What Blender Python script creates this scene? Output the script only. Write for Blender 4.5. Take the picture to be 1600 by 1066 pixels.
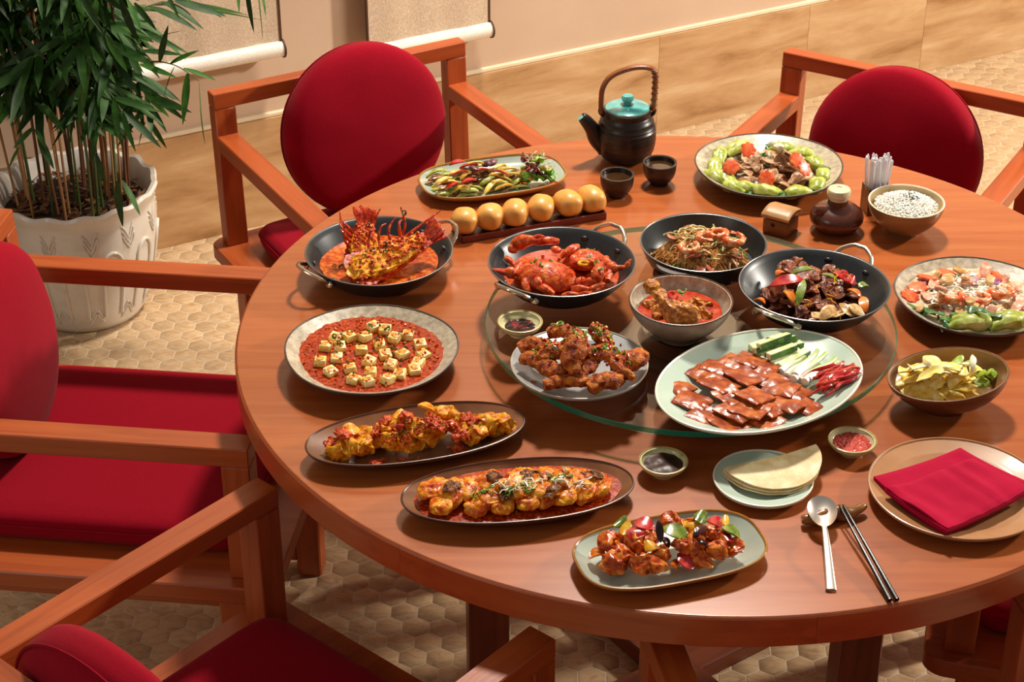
import bpy, bmesh, math, random
from mathutils import Vector, Matrix, Euler, noise
from mathutils.bvhtree import BVHTree

# ------------------------------------------------------------------ camera, light, exposure
for o in list(bpy.data.objects):
    bpy.data.objects.remove(o, do_unlink=True)
S = bpy.context.scene
COL = S.collection
rad = math.radians
cd = bpy.data.cameras.new('camera'); cam = bpy.data.objects.new('camera', cd); COL.objects.link(cam)
cam.location = (-0.3017, -2.7125, 2.3392)
cam.rotation_euler = (rad(90 - 30.78), 0, 0)
cd.sensor_width = 36; cd.lens = 67.5; cd.clip_start = 0.05; cd.clip_end = 60
S.camera = cam
vs = S.view_settings
vs.view_transform = 'Standard'; vs.look = 'None'; vs.exposure = 0.28; vs.gamma = 1.0; vs.use_curve_mapping = False

W = bpy.data.worlds.new('world'); S.world = W; W.use_nodes = True
bg = W.node_tree.nodes['Background']
bg.inputs[0].default_value = (1.0, 0.92, 0.84, 1); bg.inputs[1].default_value = 0.17

def area(name, loc, target, size, power, col):
    l = bpy.data.lights.new(name, 'AREA'); l.shape = 'DISK'; l.size = size; l.energy = power; l.color = col
    o = bpy.data.objects.new(name, l); COL.objects.link(o); o.location = loc
    d = Vector(target) - Vector(loc); o.rotation_euler = d.to_track_quat('-Z', 'Y').to_euler()
    return o
area('key_light', (0.15, 1.55, 3.45), (-0.05, -0.1, 0.75), 0.38, 112, (1.0, 0.91, 0.79))
area('side_light', (3.7, 1.35, 2.35), (-0.2, 1.5, 0.4), 0.3, 138, (1.0, 0.91, 0.79))
area('left_fill', (-3.2, -2.4, 2.4), (-0.6, 0.2, 0.5), 1.6, 15, (1.0, 0.93, 0.86))  # broad soft fill lamp from the front left; no window is modelled

# ------------------------------------------------------------------ helpers
R = random.Random(7)
def hexc(h):
    h = h.lstrip('#'); r = [int(h[i:i + 2], 16) / 255 for i in (0, 2, 4)]
    return tuple((c / 12.92 if c <= 0.04045 else ((c + 0.055) / 1.055) ** 2.4) for c in r) + (1,)

def tag(o, label=None, cat=None, group=None, kind=None):
    if label: o['label'] = label
    if cat: o['category'] = cat
    if group: o['group'] = group
    if kind: o['kind'] = kind
    return o

def mesh(name, g, mat=None, sharp=35):
    me = bpy.data.meshes.new(name); me.from_pydata([tuple(v) for v in g[0]], [], g[1])
    bm = bmesh.new(); bm.from_mesh(me); bmesh.ops.recalc_face_normals(bm, faces=bm.faces); bm.to_mesh(me); bm.free()
    me.polygons.foreach_set('use_smooth', [True] * len(me.polygons))
    if sharp: me.set_sharp_from_angle(angle=rad(sharp))
    if mat: me.materials.append(mat)
    me.update()
    return me

def obj(name, g, mat=None, parent=None, loc=(0, 0, 0), rot=(0, 0, 0), sharp=35):
    me = g if isinstance(g, bpy.types.Mesh) else mesh(name, g, mat, sharp)
    o = bpy.data.objects.new(name, me); COL.objects.link(o)
    o.location = loc; o.rotation_euler = rot
    if parent: o.parent = parent
    return o

def thing(name, label, cat, loc=(0, 0, 0), rz=0, group=None):
    o = bpy.data.objects.new(name, None); COL.objects.link(o); o.empty_display_size = 0.03
    o.location = loc; o.rotation_euler = (0, 0, rz)
    return tag(o, label, cat, group)

def join(*gs):
    v, f = [], []
    for g in gs:
        n = len(v); v += list(g[0]); f += [tuple(i + n for i in q) for q in g[1]]
    return v, f

def xf(g, loc=(0, 0, 0), rot=(0, 0, 0), sc=(1, 1, 1)):
    if not hasattr(sc, '__len__'): sc = (sc,) * 3
    m = Matrix.LocRotScale(Vector(loc), Euler(rot), Vector(sc))
    return [tuple(m @ Vector(v)) for v in g[0]], g[1]

def wob(g, amp, freq, seed=0):
    s = Vector((seed * 3.7, seed * 1.9, seed * 5.3)); out = []
    for v in g[0]:
        p = Vector(v); out.append(tuple(p + noise.noise_vector(p * freq + s) * amp + noise.noise_vector(p * freq * 2.3 + s) * (amp * .45)))
    return out, g[1]

def g_box(x0, x1, y0, y1, z0, z1, bev=0.0, seg=2):
    bm = bmesh.new(); bmesh.ops.create_cube(bm, size=1)
    for v in bm.verts:
        v.co = Vector(((x0 + x1) / 2 + v.co.x * (x1 - x0), (y0 + y1) / 2 + v.co.y * (y1 - y0), (z0 + z1) / 2 + v.co.z * (z1 - z0)))
    if bev > 0: bmesh.ops.bevel(bm, geom=bm.edges[:], offset=bev, segments=seg, profile=0.5, affect='EDGES')
    bm.verts.index_update(); r = ([tuple(v.co) for v in bm.verts], [tuple(v.index for v in f.verts) for f in bm.faces]); bm.free()
    return r

def g_cbox(sx, sy, sz, bev=0.0, seg=2): return g_box(-sx / 2, sx / 2, -sy / 2, sy / 2, -sz / 2, sz / 2, bev, seg)

def g_blob(rx, ry, rz, amp=0.0, freq=60, seed=0, sub=3):
    bm = bmesh.new(); bmesh.ops.create_icosphere(bm, subdivisions=sub, radius=1)
    bm.verts.index_update(); v = [(a.co.x * rx, a.co.y * ry, a.co.z * rz) for a in bm.verts]; f = [tuple(a.index for a in q.verts) for q in bm.faces]; bm.free()
    return wob((v, f), amp, freq, seed) if amp else (v, f)

def g_super(rx, ry, rz, e=3.0, n=24, m=14):
    v, f = [], []
    sg = lambda c, p: math.copysign(abs(c) ** p, c)
    p = 2 / e
    for j in range(1, m):
        t = -math.pi / 2 + math.pi * j / m
        for i in range(n):
            a = 2 * math.pi * i / n
            v.append((rx * sg(math.cos(t), p) * sg(math.cos(a), p), ry * sg(math.cos(t), p) * sg(math.sin(a), p), rz * sg(math.sin(t), p)))
    v += [(0, 0, -rz), (0, 0, rz)]; b = len(v) - 2
    for j in range(m - 2):
        for i in range(n): f.append((j * n + i, j * n + (i + 1) % n, (j + 1) * n + (i + 1) % n, (j + 1) * n + i))
    for i in range(n): f.append((b, (i + 1) % n, i)); f.append((b + 1, (m - 2) * n + i, (m - 2) * n + (i + 1) % n))
    return v, f

def sup(a, e=2.0):
    c, s = math.cos(a), math.sin(a)
    return math.copysign(abs(c) ** (2 / e), c), math.copysign(abs(s) ** (2 / e), s)

def g_lathe(prof, a=1.0, b=None, e=2.0, n=64, wave=None):
    """prof: (r, z) from one pole/edge to the other; r scales the outline (a, b, superellipse e)."""
    b = a if b is None else b; v, f, rows = [], [], []
    for (r, z) in prof:
        if r < 1e-6: rows.append([len(v)]); v.append((0, 0, z)); continue
        row = []
        for i in range(n):
            t = 2 * math.pi * i / n; x, y = sup(t, e); k = 1.0; dz = 0
            if wave: k, dz = wave(t, r, z)
            row.append(len(v)); v.append((a * r * x * k, b * r * y * k, z + dz))
        rows.append(row)
    for p, q in zip(rows[:-1], rows[1:]):
        if len(p) == 1 and len(q) == 1: continue
        for i in range(n):
            j = (i + 1) % n
            if len(p) == 1: f.append((p[0], q[j], q[i]))
            elif len(q) == 1: f.append((p[i], p[j], q[0]))
            else: f.append((p[i], p[j], q[j], q[i]))
    return v, f

def g_tube(pts, rad_, n=8, closed=False, flat=1.0, up=None, caps=True):
    P = [Vector(p) for p in pts]; m = len(P); v, f = [], []
    rs = rad_ if hasattr(rad_, '__len__') else [rad_] * m
    nrm = None
    for i in range(m):
        t = (P[(i + 1) % m] - P[i - 1]) if closed else (P[min(i + 1, m - 1)] - P[max(i - 1, 0)])
        if t.length < 1e-9: t = Vector((0, 0, 1))
        t.normalize()
        if up is not None: nrm = Vector(up) - t * t.dot(Vector(up))
        elif nrm is None: nrm = t.orthogonal()
        else: nrm = nrm - t * t.dot(nrm)
        if nrm.length < 1e-6: nrm = t.orthogonal()
        nrm.normalize(); bn = t.cross(nrm)
        for k in range(n):
            a = 2 * math.pi * k / n
            v.append(tuple(P[i] + (nrm * math.cos(a) * flat + bn * math.sin(a)) * rs[i]))
    for i in range(m if closed else m - 1):
        for k in range(n):
            f.append((i * n + k, i * n + (k + 1) % n, ((i + 1) % m) * n + (k + 1) % n, ((i + 1) % m) * n + k))
    if not closed and caps: f.append(tuple(range(n))[::-1]); f.append(tuple((m - 1) * n + k for k in range(n)))
    return v, f

def bez(pts, k=8):
    """smooth (Catmull-Rom) resample"""
    P = [Vector(p) for p in pts]; out = []
    for i in range(len(P) - 1):
        a, b, c, d = P[max(i - 1, 0)], P[i], P[i + 1], P[min(i + 2, len(P) - 1)]
        for j in range(k):
            t = j / k
            out.append(0.5 * ((2 * b) + (c - a) * t + (2 * a - 5 * b + 4 * c - d) * t * t + (3 * b - a - 3 * c + d) * t ** 3))
    out.append(P[-1]); return out

def g_sheet(lx, ly, th, nx=8, ny=6, fz=None, shape='rect', amp=0.0, freq=40, seed=0):
    """closed thin slab, lx by ly, of a bent outline"""
    top, bot, f = [], [], []
    for j in range(ny + 1):
        for i in range(nx + 1):
            u, w = -1 + 2 * i / nx, -1 + 2 * j / ny
            ed = max(abs(u), abs(w))
            if shape == 'oval': x, y = u * math.sqrt(1 - w * w / 2), w * math.sqrt(1 - u * u / 2)
            elif shape == 'leaf': x, y = u, w * max(0.04, (1 - abs(u) ** 2.2)) ** 0.75
            else: x, y = u, w
            x *= lx / 2; y *= ly / 2; z = fz(x, y) if fz else 0
            p = Vector((x, y, z))
            if amp: p += noise.noise_vector(p * freq + Vector((seed * 3.1, seed * 1.7, 9))) * amp
            t = th * (0.5 if ed < .99 else 0.28)
            top.append((p.x, p.y, p.z + t)); bot.append((p.x, p.y, p.z - t))
    n = len(top); q = nx + 1
    for j in range(ny):
        for i in range(nx):
            a = j * q + i; f.append((a, a + 1, a + q + 1, a + q)); f.append((n + a, n + a + q, n + a + q + 1, n + a + 1))
    ring = [i for i in range(q)] + [j * q + nx for j in range(1, ny + 1)] + [ny * q + i for i in range(nx - 1, -1, -1)] + [j * q for j in range(ny - 1, 0, -1)]
    for i in range(len(ring)):
        a, b = ring[i], ring[(i + 1) % len(ring)]; f.append((a, n + a, n + b, b))
    return top + bot, f

def rr(a, b): return R.uniform(a, b)
def rrot(t=0.3, yaw=None): return (rr(-t, t), rr(-t, t), rr(0, 6.28) if yaw is None else yaw)
def face_to(a, b): return math.atan2(b[1] - a[1], b[0] - a[0])

# ------------------------------------------------------------------ materials
MATS = {}
def ramp_mat(name, cols, scale=20, rough=0.5, bump=0.0, bscale=None, detail=5, stretch=(1, 1, 1), coat=0.0, metal=0.0,
             sss=0.0, sheen=0.0, trans=0.0, island=False, dist=0.0, rand=1.0, spec=0.5, bdist=0.01):
    if name in MATS: return MATS[name]
    m = bpy.data.materials.new(name); m.use_nodes = True; nt = m.node_tree; N, L = nt.nodes, nt.links
    p = N['Principled BSDF']
    tc = N.new('ShaderNodeTexCoord'); mp = N.new('ShaderNodeMapping'); mp.inputs['Scale'].default_value = stretch
    oi = N.new('ShaderNodeObjectInfo'); ad = N.new('ShaderNodeVectorMath'); ad.operation = 'ADD'
    sc = N.new('ShaderNodeVectorMath'); sc.operation = 'SCALE'; sc.inputs['Scale'].default_value = 7.0 * rand
    cb = N.new('ShaderNodeCombineXYZ')
    src = oi.outputs['Random']
    if island:
        ge = N.new('ShaderNodeNewGeometry'); mth = N.new('ShaderNodeMath'); mth.operation = 'ADD'
        L.new(ge.outputs['Random Per Island'], mth.inputs[0]); L.new(oi.outputs['Random'], mth.inputs[1])
        fr = N.new('ShaderNodeMath'); fr.operation = 'FRACT'; L.new(mth.outputs[0], fr.inputs[0]); src = fr.outputs[0]
    for i in range(3): L.new(src, cb.inputs[i])
    L.new(cb.outputs[0], sc.inputs[0]); L.new(tc.outputs['Object'], mp.inputs[0]); L.new(mp.outputs[0], ad.inputs[0]); L.new(sc.outputs[0], ad.inputs[1])
    nz = N.new('ShaderNodeTexNoise'); nz.inputs['Scale'].default_value = scale; nz.inputs['Detail'].default_value = detail
    nz.inputs['Roughness'].default_value = 0.6; nz.inputs['Distortion'].default_value = dist
    L.new(ad.outputs[0], nz.inputs['Vector'])
    cr = N.new('ShaderNodeValToRGB'); el = cr.color_ramp.elements
    for i, (pos, c) in enumerate(cols):
        e = el[i] if i < 2 else el.new(pos)
        e.position = pos; e.color = hexc(c) if isinstance(c, str) else c
    L.new(nz.outputs['Fac'], cr.inputs[0]); out = cr.outputs[0]
    if island:
        # one tone per tile
        hs = N.new('ShaderNodeHueSaturation'); mr = N.new('ShaderNodeMapRange'); mr.inputs['To Min'].default_value = 0.88; mr.inputs['To Max'].default_value = 1.06
        L.new(src, mr.inputs['Value']); L.new(mr.outputs[0], hs.inputs['Value']); L.new(out, hs.inputs['Color']); out = hs.outputs[0]
    L.new(out, p.inputs['Base Color'])
    p.inputs['Roughness'].default_value = rough; p.inputs['Metallic'].default_value = metal; p.inputs['Coat Weight'].default_value = coat
    p.inputs['Coat Roughness'].default_value = 0.12; p.inputs['Specular IOR Level'].default_value = spec
    if sss: p.inputs['Subsurface Weight'].default_value = sss; p.inputs['Subsurface Scale'].default_value = 0.006
    if sheen: p.inputs['Sheen Weight'].default_value = sheen; p.inputs['Sheen Roughness'].default_value = 0.5
    if trans: p.inputs['Transmission Weight'].default_value = trans
    if bump:
        b = N.new('ShaderNodeBump'); b.inputs['Strength'].default_value = bump; b.inputs['Distance'].default_value = bdist
        n2 = N.new('ShaderNodeTexNoise'); n2.inputs['Scale'].default_value = bscale or scale * 2; n2.inputs['Detail'].default_value = 3
        L.new(ad.outputs[0], n2.inputs['Vector']); L.new(n2.outputs['Fac'], b.inputs['Height']); L.new(b.outputs[0], p.inputs['Normal'])
    MATS[name] = m
    return m
def plain(name, c, rough=0.5, **k): return ramp_mat(name, [(0.35, c), (0.65, c)], 5, rough, **k)

def wood(axis, name='wood', cols=('#8c3a12', '#a84c1c', '#b65a26'), rough=0.4, coat=0.1, bump=0.03):
    st = {'x': (0.7, 11, 11), 'y': (11, 0.7, 11), 'z': (11, 11, 0.7)}[axis]
    return ramp_mat(name + '_' + axis, [(0.25, cols[0]), (0.5, cols[1]), (0.78, cols[2])], 4.5, rough, bump=bump, bscale=14, stretch=st, coat=coat, detail=7, dist=0.6)

# ------------------------------------------------------------------ setting
WA, WR = (-1.231, 1.688, 0.0), rad(28.155)      # a point on the wall's foot line and the wall's heading
plaster = ramp_mat('plaster', [(0.3, '#c8aa90'), (0.7, '#d0b49a')], 3, 0.75, bump=0.03, bscale=60)
wall = obj('wall_back', g_box(-3.0, 5.0, 0.0, 0.14, 0.0, 2.7), plaster, loc=WA, rot=(0, 0, WR)); tag(wall, 'pale cream plaster wall above a band of stone', kind='structure')
trav = ramp_mat('travertine', [(0.3, '#9a6e42'), (0.44, '#ba9062'), (0.56, '#c8a174'), (0.72, '#d9bb94')], 5.5, 0.5, bump=0.05, bscale=30,
                stretch=(0.55, 1, 2.4), detail=15, dist=0.35, coat=0.05)
joints = [-3.0, -2.0, -1.12, -0.24, 0.64, 1.52, 2.04, 2.48, 3.36, 4.2, 5.0]
for a, b in zip(joints[:-1], joints[1:]):
    obj('stone_slab', g_box(a + 0.0003, b - 0.0003, -0.016, 0.001, 0.0, 0.3, 0.0006, 1), trav, wall)
sill = ramp_mat('stone_ledge', [(0.3, '#e3cda9'), (0.7, '#efdfc4')], 8, 0.5)
led = obj('trim_1', g_box(-3.0, 5.0, -0.012, 0.001, 0.3005, 0.312, 0.002, 1), sill, loc=WA, rot=(0, 0, WR)); tag(led, 'thin pale ledge on top of the stone band', kind='structure')

def blind(s0, s1, zb, label):
    t = thing('roller_blind', label, 'blind', (WA[0], WA[1], 0), WR, 'woven blinds on the cream wall')
    fab = ramp_mat('blind_fabric', [(0.3, '#c3a88c'), (0.5, '#d0b89c'), (0.72, '#e2d0ba')], 320, 0.7, bump=0.1, bscale=420, stretch=(1, 1, .55), detail=2, bdist=0.002)
    fab2 = ramp_mat('blind_band', [(0.3, '#e2d6c4'), (0.7, '#f6efe4')], 240, 0.4, detail=2)
    edge = plain('blind_edge', '#4a2a16', 0.6)
    n = 60; v, f = [], []
    def fold(s): return 0.0016 * math.sin(s * 26) + 0.001 * math.sin(s * 61 + 1)
    for i in range(n + 1):
        s = s0 + (s1 - s0) * i / n; y = -0.05 + fold(s)
        for z in (zb + 0.02, 1.95): v += [(s, y - 0.0012, z), (s, y + 0.0012, z)]
    for i in range(n):
        a = i * 4; b = a + 4
        f += [(a, b, b + 2, a + 2), (a + 1, a + 3, b + 3, b + 1), (a, a + 1, b + 1, b), (a + 2, b + 2, b + 3, a + 3)]
    f += [(0, 2, 3, 1), (n * 4, n * 4 + 1, n * 4 + 3, n * 4 + 2)]
    obj('fabric', (v, f), fab, t)
    roll = g_tube([(s0 - 0.002, -0.05, zb), (s1 + 0.002, -0.05, zb)], 0.021, 28); obj('bottom_roll', roll, fab2, t)
    for s in (s0, s1):
        obj('edge_trim', g_box(s - 0.0025, s + 0.0025, -0.0535 + fold(s), -0.0465 + fold(s), zb + 0.018, 1.95), edge, t)
        obj('roll_cap', xf(g_lathe([(0, 0), (1, 0), (1, .004), (0, .004)], 0.0245, n=20), (s + (0.002 if s == s1 else -0.006), -0.05, zb), (0, rad(90), 0)), edge, t)
    obj('head_rail', g_box(s0 - 0.01, s1 + 0.01, -0.075, 0.0, 1.93, 1.99, 0.004, 1), edge, t)
blind(-0.62, 0.368, 0.499, 'woven cream blind behind the palm, its bottom roll hanging higher')
blind(0.606, 0.958, 0.440, 'narrower woven cream blind behind the round chair cushion')

# ------------------------------------------------------------------ armchairs
FAB = ramp_mat('red_fabric', [(0.3, '#88041a'), (0.7, '#92061d')], 240, 0.9, bump=0.2, bscale=900, detail=2, sheen=0.04, bdist=0.001, spec=0.08)
FABW = ramp_mat('red_piping', [(0.3, '#800418'), (0.7, '#8a051b')], 30, 0.9, sheen=0.03, spec=0.08)
wx, wy, wz = wood('x'), wood('y'), wood('z')
W_, A_, ZA, ZT, LEAN, YF, YB, ZS = 0.296, 0.047, 0.66, 0.752, 0.044, 0.284, 0.284, 0.407
def slab_round(x, y0, y1, z0, z1, r, k=8):
    ring = []
    for cx, cy, a0 in ((x - r, y1 - r, 0), (-x + r, y1 - r, 90), (-x + r, y0 + r, 180), (x - r, y0 + r, 270)):
        for i in range(k + 1):
            a = rad(a0 + 90 * i / k); ring.append((cx + r * math.cos(a), cy + r * math.sin(a)))
    n = len(ring); e = 0.003; lv = [(z0, e), (z0 + e, 0), (z1 - e, 0), (z1, e)]; v, f = [], []
    for z, ins in lv:
        for (a, b) in ring:
            d = math.hypot(a, b); v.append((a * (1 - ins / d), b * (1 - ins / d), z))
    for j in range(3):
        for i in range(n): f.append((j * n + i, j * n + (i + 1) % n, (j + 1) * n + (i + 1) % n, (j + 1) * n + i))
    f += [tuple(range(n))[::-1], tuple(3 * n + i for i in range(n))]
    return v, f
def cushion_round(D, th, n=48, m=16):
    """upright disc cushion in the xz plane with a seam; axis y"""
    prof = []
    for j in range(m + 1):
        t = -1 + 2 * j / m
        prof.append((max(0, (1 - abs(t) ** 3.2)) ** (1 / 2.6), t * th / 2))
    g = g_lathe([(r if 0 < j < m else 0, z * (1 if abs(z) < th * .49 else 1)) for j, (r, z) in enumerate(prof)], D / 2, n=n)
    v = []
    for (x, y, z) in g[0]:
        k = noise.noise(Vector((x * 9, y * 9, z * 5))) * 0.006
        v.append((x, y, z + k))
    return xf((v, g[1]), rot=(rad(90), 0, 0))
def slab_cushion(x, y, h, n=160):
    rows = [(0, h * 1.12), (.5, h * 1.1), (.8, h * 1.06), (.93, h), (.972, h * .84), (.992, h * .6), (1, h * .25), (1, -h * .15), (.985, -h * .6), (.93, -h), (0, -h)]
    return g_lathe(rows, x, y, 14, n)
def make_chair():
    t = thing('armchair', 'x', 'armchair', group='red cushioned wooden armchairs around the table')
    obj('seat_platform', slab_round(0.322, -0.325, 0.315, ZS - 0.032, ZS, 0.035), wy, t)
    fr = lambda z: -(YB + LEAN * (z - ZA))
    for s in (-1, 1):
        x0, x1 = sorted((s * W_, s * (W_ - A_)))
        obj('front_post', g_box(x0, x1, YF - 0.046, YF, ZS, ZA - 0.0345, 0.002, 1), wz, t)
        obj('arm', g_box(x0, x1, -YB - 0.002, YF, ZA - 0.034, ZA, 0.002, 1), wy, t)
        g = g_box(x0, x1, -0.034, 0, ZS, ZT - 0.0335, 0.002, 1)
        g = ([(x, y + fr(z), z) for x, y, z in g[0]], g[1]); obj('back_post', g, wz, t)
        for yy in (-0.25, 0.235):
            obj('leg', g_box(s * 0.262 - 0.024, s * 0.262 + 0.024, yy - 0.024, yy + 0.024, 0.0, ZS - 0.0325, 0.003, 1), wz, t)
        obj('side_stretcher', g_box(s * 0.262 - 0.016, s * 0.262 + 0.016, -0.2255, 0.2105, 0.028, 0.072, 0.003, 1), wy, t)
        obj('apron', g_box(s * 0.262 - 0.012, s * 0.262 + 0.012, -0.2255, 0.2105, ZS - 0.08, ZS - 0.0325, 0.002, 1), wy, t)
    g = g_box(-W_, W_, -0.034, 0, ZT - 0.033, ZT, 0.002, 1); g = ([(x, y + fr(z), z) for x, y, z in g[0]], g[1]); obj('top_rail', g, wx, t)
    for yy in (-0.25, 0.235): obj('apron', g_box(-0.2375, 0.2375, yy - 0.012, yy + 0.012, ZS - 0.08, ZS - 0.0325, 0.002, 1), wx, t)
    sc = slab_cushion(0.246, 0.248, 0.027)
    sco = obj('seat_cushion', sc, FAB, t, loc=(0, -0.003, ZS + 0.0275))
    pts = [(0.2462 * sup(2 * math.pi * i / 160, 14)[0], 0.2482 * sup(2 * math.pi * i / 160, 14)[1], 0.008) for i in range(160)]
    obj('piping', g_tube(pts, 0.0028, 6, closed=True), FABW, sco)
    bc = obj('back_cushion', cushion_round(0.375, 0.105), FAB, t, loc=(0, -0.222, 0.632), rot=(rad(7), 0, 0))
    pts = [(0.183 * math.cos(2 * math.pi * i / 80), -0.024, 0.183 * math.sin(2 * math.pi * i / 80)) for i in range(80)]
    obj('piping', g_tube(pts, 0.0026, 6, closed=True), FABW, bc)
    return t
def dup(root, loc, rz, label):
    r = root.copy(); COL.objects.link(r); r.location = loc; r.rotation_euler = (0, 0, rz); r['label'] = label
    for ch in list(root.children):
        c = ch.copy(); COL.objects.link(c); c.parent = r
        for g in ch.children:
            d = g.copy(); COL.objects.link(d); d.parent = c
    return r
CUSH = {1: (-0.014, 0.0), 2: (0.002, -0.028)}
CH = [(-0.962, 0.098, -6.6, 'red cushioned wooden armchair at the left edge, seen side-on in front of the palm pot'),
      (-0.516, 0.836, -60.1, 'red cushioned wooden armchair at the back, behind the lobster pan, below the blinds'),
      (0.393, 0.777, -120.5, 'red cushioned wooden armchair at the back right, behind the rice bowl'),
      (-0.651, -0.706, 49.45, 'red cushioned wooden armchair in the bottom left corner, nearest the camera'),
      (0.216, -0.868, 100.0, 'wooden armchair at the bottom edge, only its arm tips in view below the table'),
      (0.717, -0.193, 165.0, 'wooden armchair pushed in under the right of the table, in shadow')]
c0 = make_chair()
for i, (x, y, yaw, lab) in enumerate(CH):
    rz = rad(yaw - 90)
    if i == 0: c0.location = (x, y, 0); c0.rotation_euler = (0, 0, rz); c0['label'] = lab
    else:
        d = dup(c0, (x, y, 0), rz, lab)
        if i in CUSH:
            for ch in d.children:
                if ch.name.startswith('back_cushion'): ch.location.x += CUSH[i][0]; ch.location.z += CUSH[i][1]

# ------------------------------------------------------------------ round table and glass turntable
tt = thing('round_table', 'large round orange-brown wooden dining table covered with dishes', 'table')
TW = ('#9a4a1e', '#a8582a', '#b26634')
twx = wood('x', 'table_wood', TW, 0.26, 0.25, 0.0)
obj('tabletop', g_lathe([(0, 0.70), (0.99, 0.70), (0.9965, 0.702), (0.9965, 0.7482), (0.9958, 0.7495), (0.9945, 0.75), (0.9935, 0.75), (0.9, 0.75), (0.5, 0.75), (0, 0.75)], 0.75, n=200), twx, tt)
def ring_seg(a0, a1, r0, r1, z0, z1, k=24):
    v, f = [], []
    for i in range(k + 1):
        a = a0 + (a1 - a0) * i / k
        for (r, z) in ((r0, z0), (r1 - 0.003, z0), (r1, z0 + 0.003), (r1, z1 - 0.0025), (r1 - 0.0025, z1), (r0, z1)):
            v.append((r * math.cos(a), r * math.sin(a), z))
    for i in range(k):
        for j in range(6): f.append((i * 6 + j, i * 6 + (j + 1) % 6, (i + 1) * 6 + (j + 1) % 6, (i + 1) * 6 + j))
    f += [tuple(range(6)), tuple(k * 6 + j for j in range(6))[::-1]]
    return v, f
for i in range(8):
    # edge veneer, laid in lengths around the table
    g = ring_seg(-math.pi / 8 + 0.0002, math.pi / 8 - 0.0002, 0.7475, 0.7502, 0.6995, 0.7488)
    obj('edge_band', g, wood('y', 'edge_wood', ('#8f3f1a', '#a34e22', '#ad5828'), 0.34, 0.2, 0.0), tt, rot=(0, 0, rad(39 - 9 + 45 * i)))
LEGM = wood('z', 'table_leg', ('#5a220f', '#7a3418', '#8a4120'))
for i in range(4):
    a = rad(35.5 + 90 * i); x, y = 0.42 * math.cos(a), 0.42 * math.sin(a)
    obj('leg', g_cbox(0.066, 0.066, 0.66, 0.003, 1), LEGM, tt, loc=(x, y, 0.368), rot=(0, 0, rad(6)))
for i in range(2):
    obj('foot_beam', g_box(-0.50, 0.50, -0.032, 0.032, 0.0 if i == 0 else 0.0, 0.036 if i == 0 else 0.0365, 0.003, 1), wood('x', 'table_leg', ('#5a220f', '#7a3418', '#8a4120')), tt, rot=(0, 0, rad(35.5 + 90 * i)))
    obj('top_beam', g_box(-0.55, 0.55, -0.03, 0.03, 0.6985 - 0.04, 0.698, 0.003, 1), wood('x', 'table_leg', ('#5a220f', '#7a3418', '#8a4120')), tt, rot=(0, 0, rad(35.5 + 90 * i)))

def glass_mat():
    m = bpy.data.materials.new('turntable_glass'); m.use_nodes = True; N, L = m.node_tree.nodes, m.node_tree.links
    N.remove(N['Principled BSDF']); out = N['Material Output']
    tr = N.new('ShaderNodeBsdfTransparent'); tr.inputs[0].default_value = (0.95, 0.98, 0.965, 1)
    gl = N.new('ShaderNodeBsdfGlossy'); gl.inputs['Roughness'].default_value = 0.03
    fr = N.new('ShaderNodeFresnel'); fr.inputs[0].default_value = 1.5
    mx = N.new('ShaderNodeMixShader'); L.new(fr.outputs[0], mx.inputs[0]); L.new(tr.outputs[0], mx.inputs[1]); L.new(gl.outputs[0], mx.inputs[2]); L.new(mx.outputs[0], out.inputs[0])
    return m
gt = thing('glass_turntable', 'clear round glass turntable with a green edge on the table', 'turntable', (-0.017, -0.052, 0.75))
RG = 0.328
gm = glass_mat(); ge = ramp_mat('glass_edge', [(0.3, '#0a7a5c'), (0.7, '#17987a')], 6, 0.08, coat=0.6)
_N, _L = ge.node_tree.nodes, ge.node_tree.links; _t = _N.new('ShaderNodeBsdfTransparent'); _t.inputs[0].default_value = (.35, .85, .7, 1); _x = _N.new('ShaderNodeMixShader'); _x.inputs[0].default_value = .4
_L.new(_N['Principled BSDF'].outputs[0], _x.inputs[1]); _L.new(_t.outputs[0], _x.inputs[2]); _L.new(_x.outputs[0], _N['Material Output'].inputs[0])
gd = obj('glass_disc', g_lathe([(0, 0.0455), (0.997, 0.0455)], RG, n=160), gm, gt)
obj('glass_underside', g_lathe([(0, 0.0355), (0.997, 0.0355)], RG, n=160), gm, gt)
obj('glass_edge', g_lathe([(0.997, 0.0455), (1, 0.0445), (1, 0.0365), (0.997, 0.0355)], RG, n=160), ge, gt)
steel = plain('steel', '#d8d2c8', 0.22, metal=1.0)
obj('bearing_base', g_lathe([(0, 0.0), (1, 0.0), (1, .008), (.9, .012), (.75, .012), (.7, .02), (.7, .035), (0, .035)], 0.11, n=48), plain('bearing', '#8b6a50', 0.35), gt)

# ------------------------------------------------------------------ tableware
T, G = 0.75, 0.7955
FIRST = len(COL.objects)
stone = ramp_mat('speckled_stoneware', [(0.3, '#8f8470'), (0.5, '#b3a68f'), (0.72, '#cfc4ae')], 90, 0.3, bump=0.05, bscale=60, coat=0.3, detail=8)
stone_out = ramp_mat('stoneware_outside', [(0.3, '#3c332a'), (0.7, '#5b4e40')], 40, 0.45)
brown = ramp_mat('brown_glaze', [(0.3, '#6a3f20'), (0.55, '#825230'), (0.8, '#986a44')], 14, 0.36, coat=0.08)
brown_rim = ramp_mat('brown_glaze_rim', [(0.3, '#3a2012'), (0.7, '#5a341d')], 20, 0.35)
celadon = ramp_mat('celadon_glaze', [(0.3, '#a3aea0'), (0.7, '#b9c3b4')], 10, 0.22, coat=0.4)
celadon2 = ramp_mat('pale_celadon', [(0.3, '#b4c9b8'), (0.7, '#c8d8c8')], 8, 0.22, coat=0.4)
celadon2_rim = ramp_mat('pale_celadon_rim', [(0.3, '#e4e3d2'), (0.7, '#f0eedf')], 20, 0.3)
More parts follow.
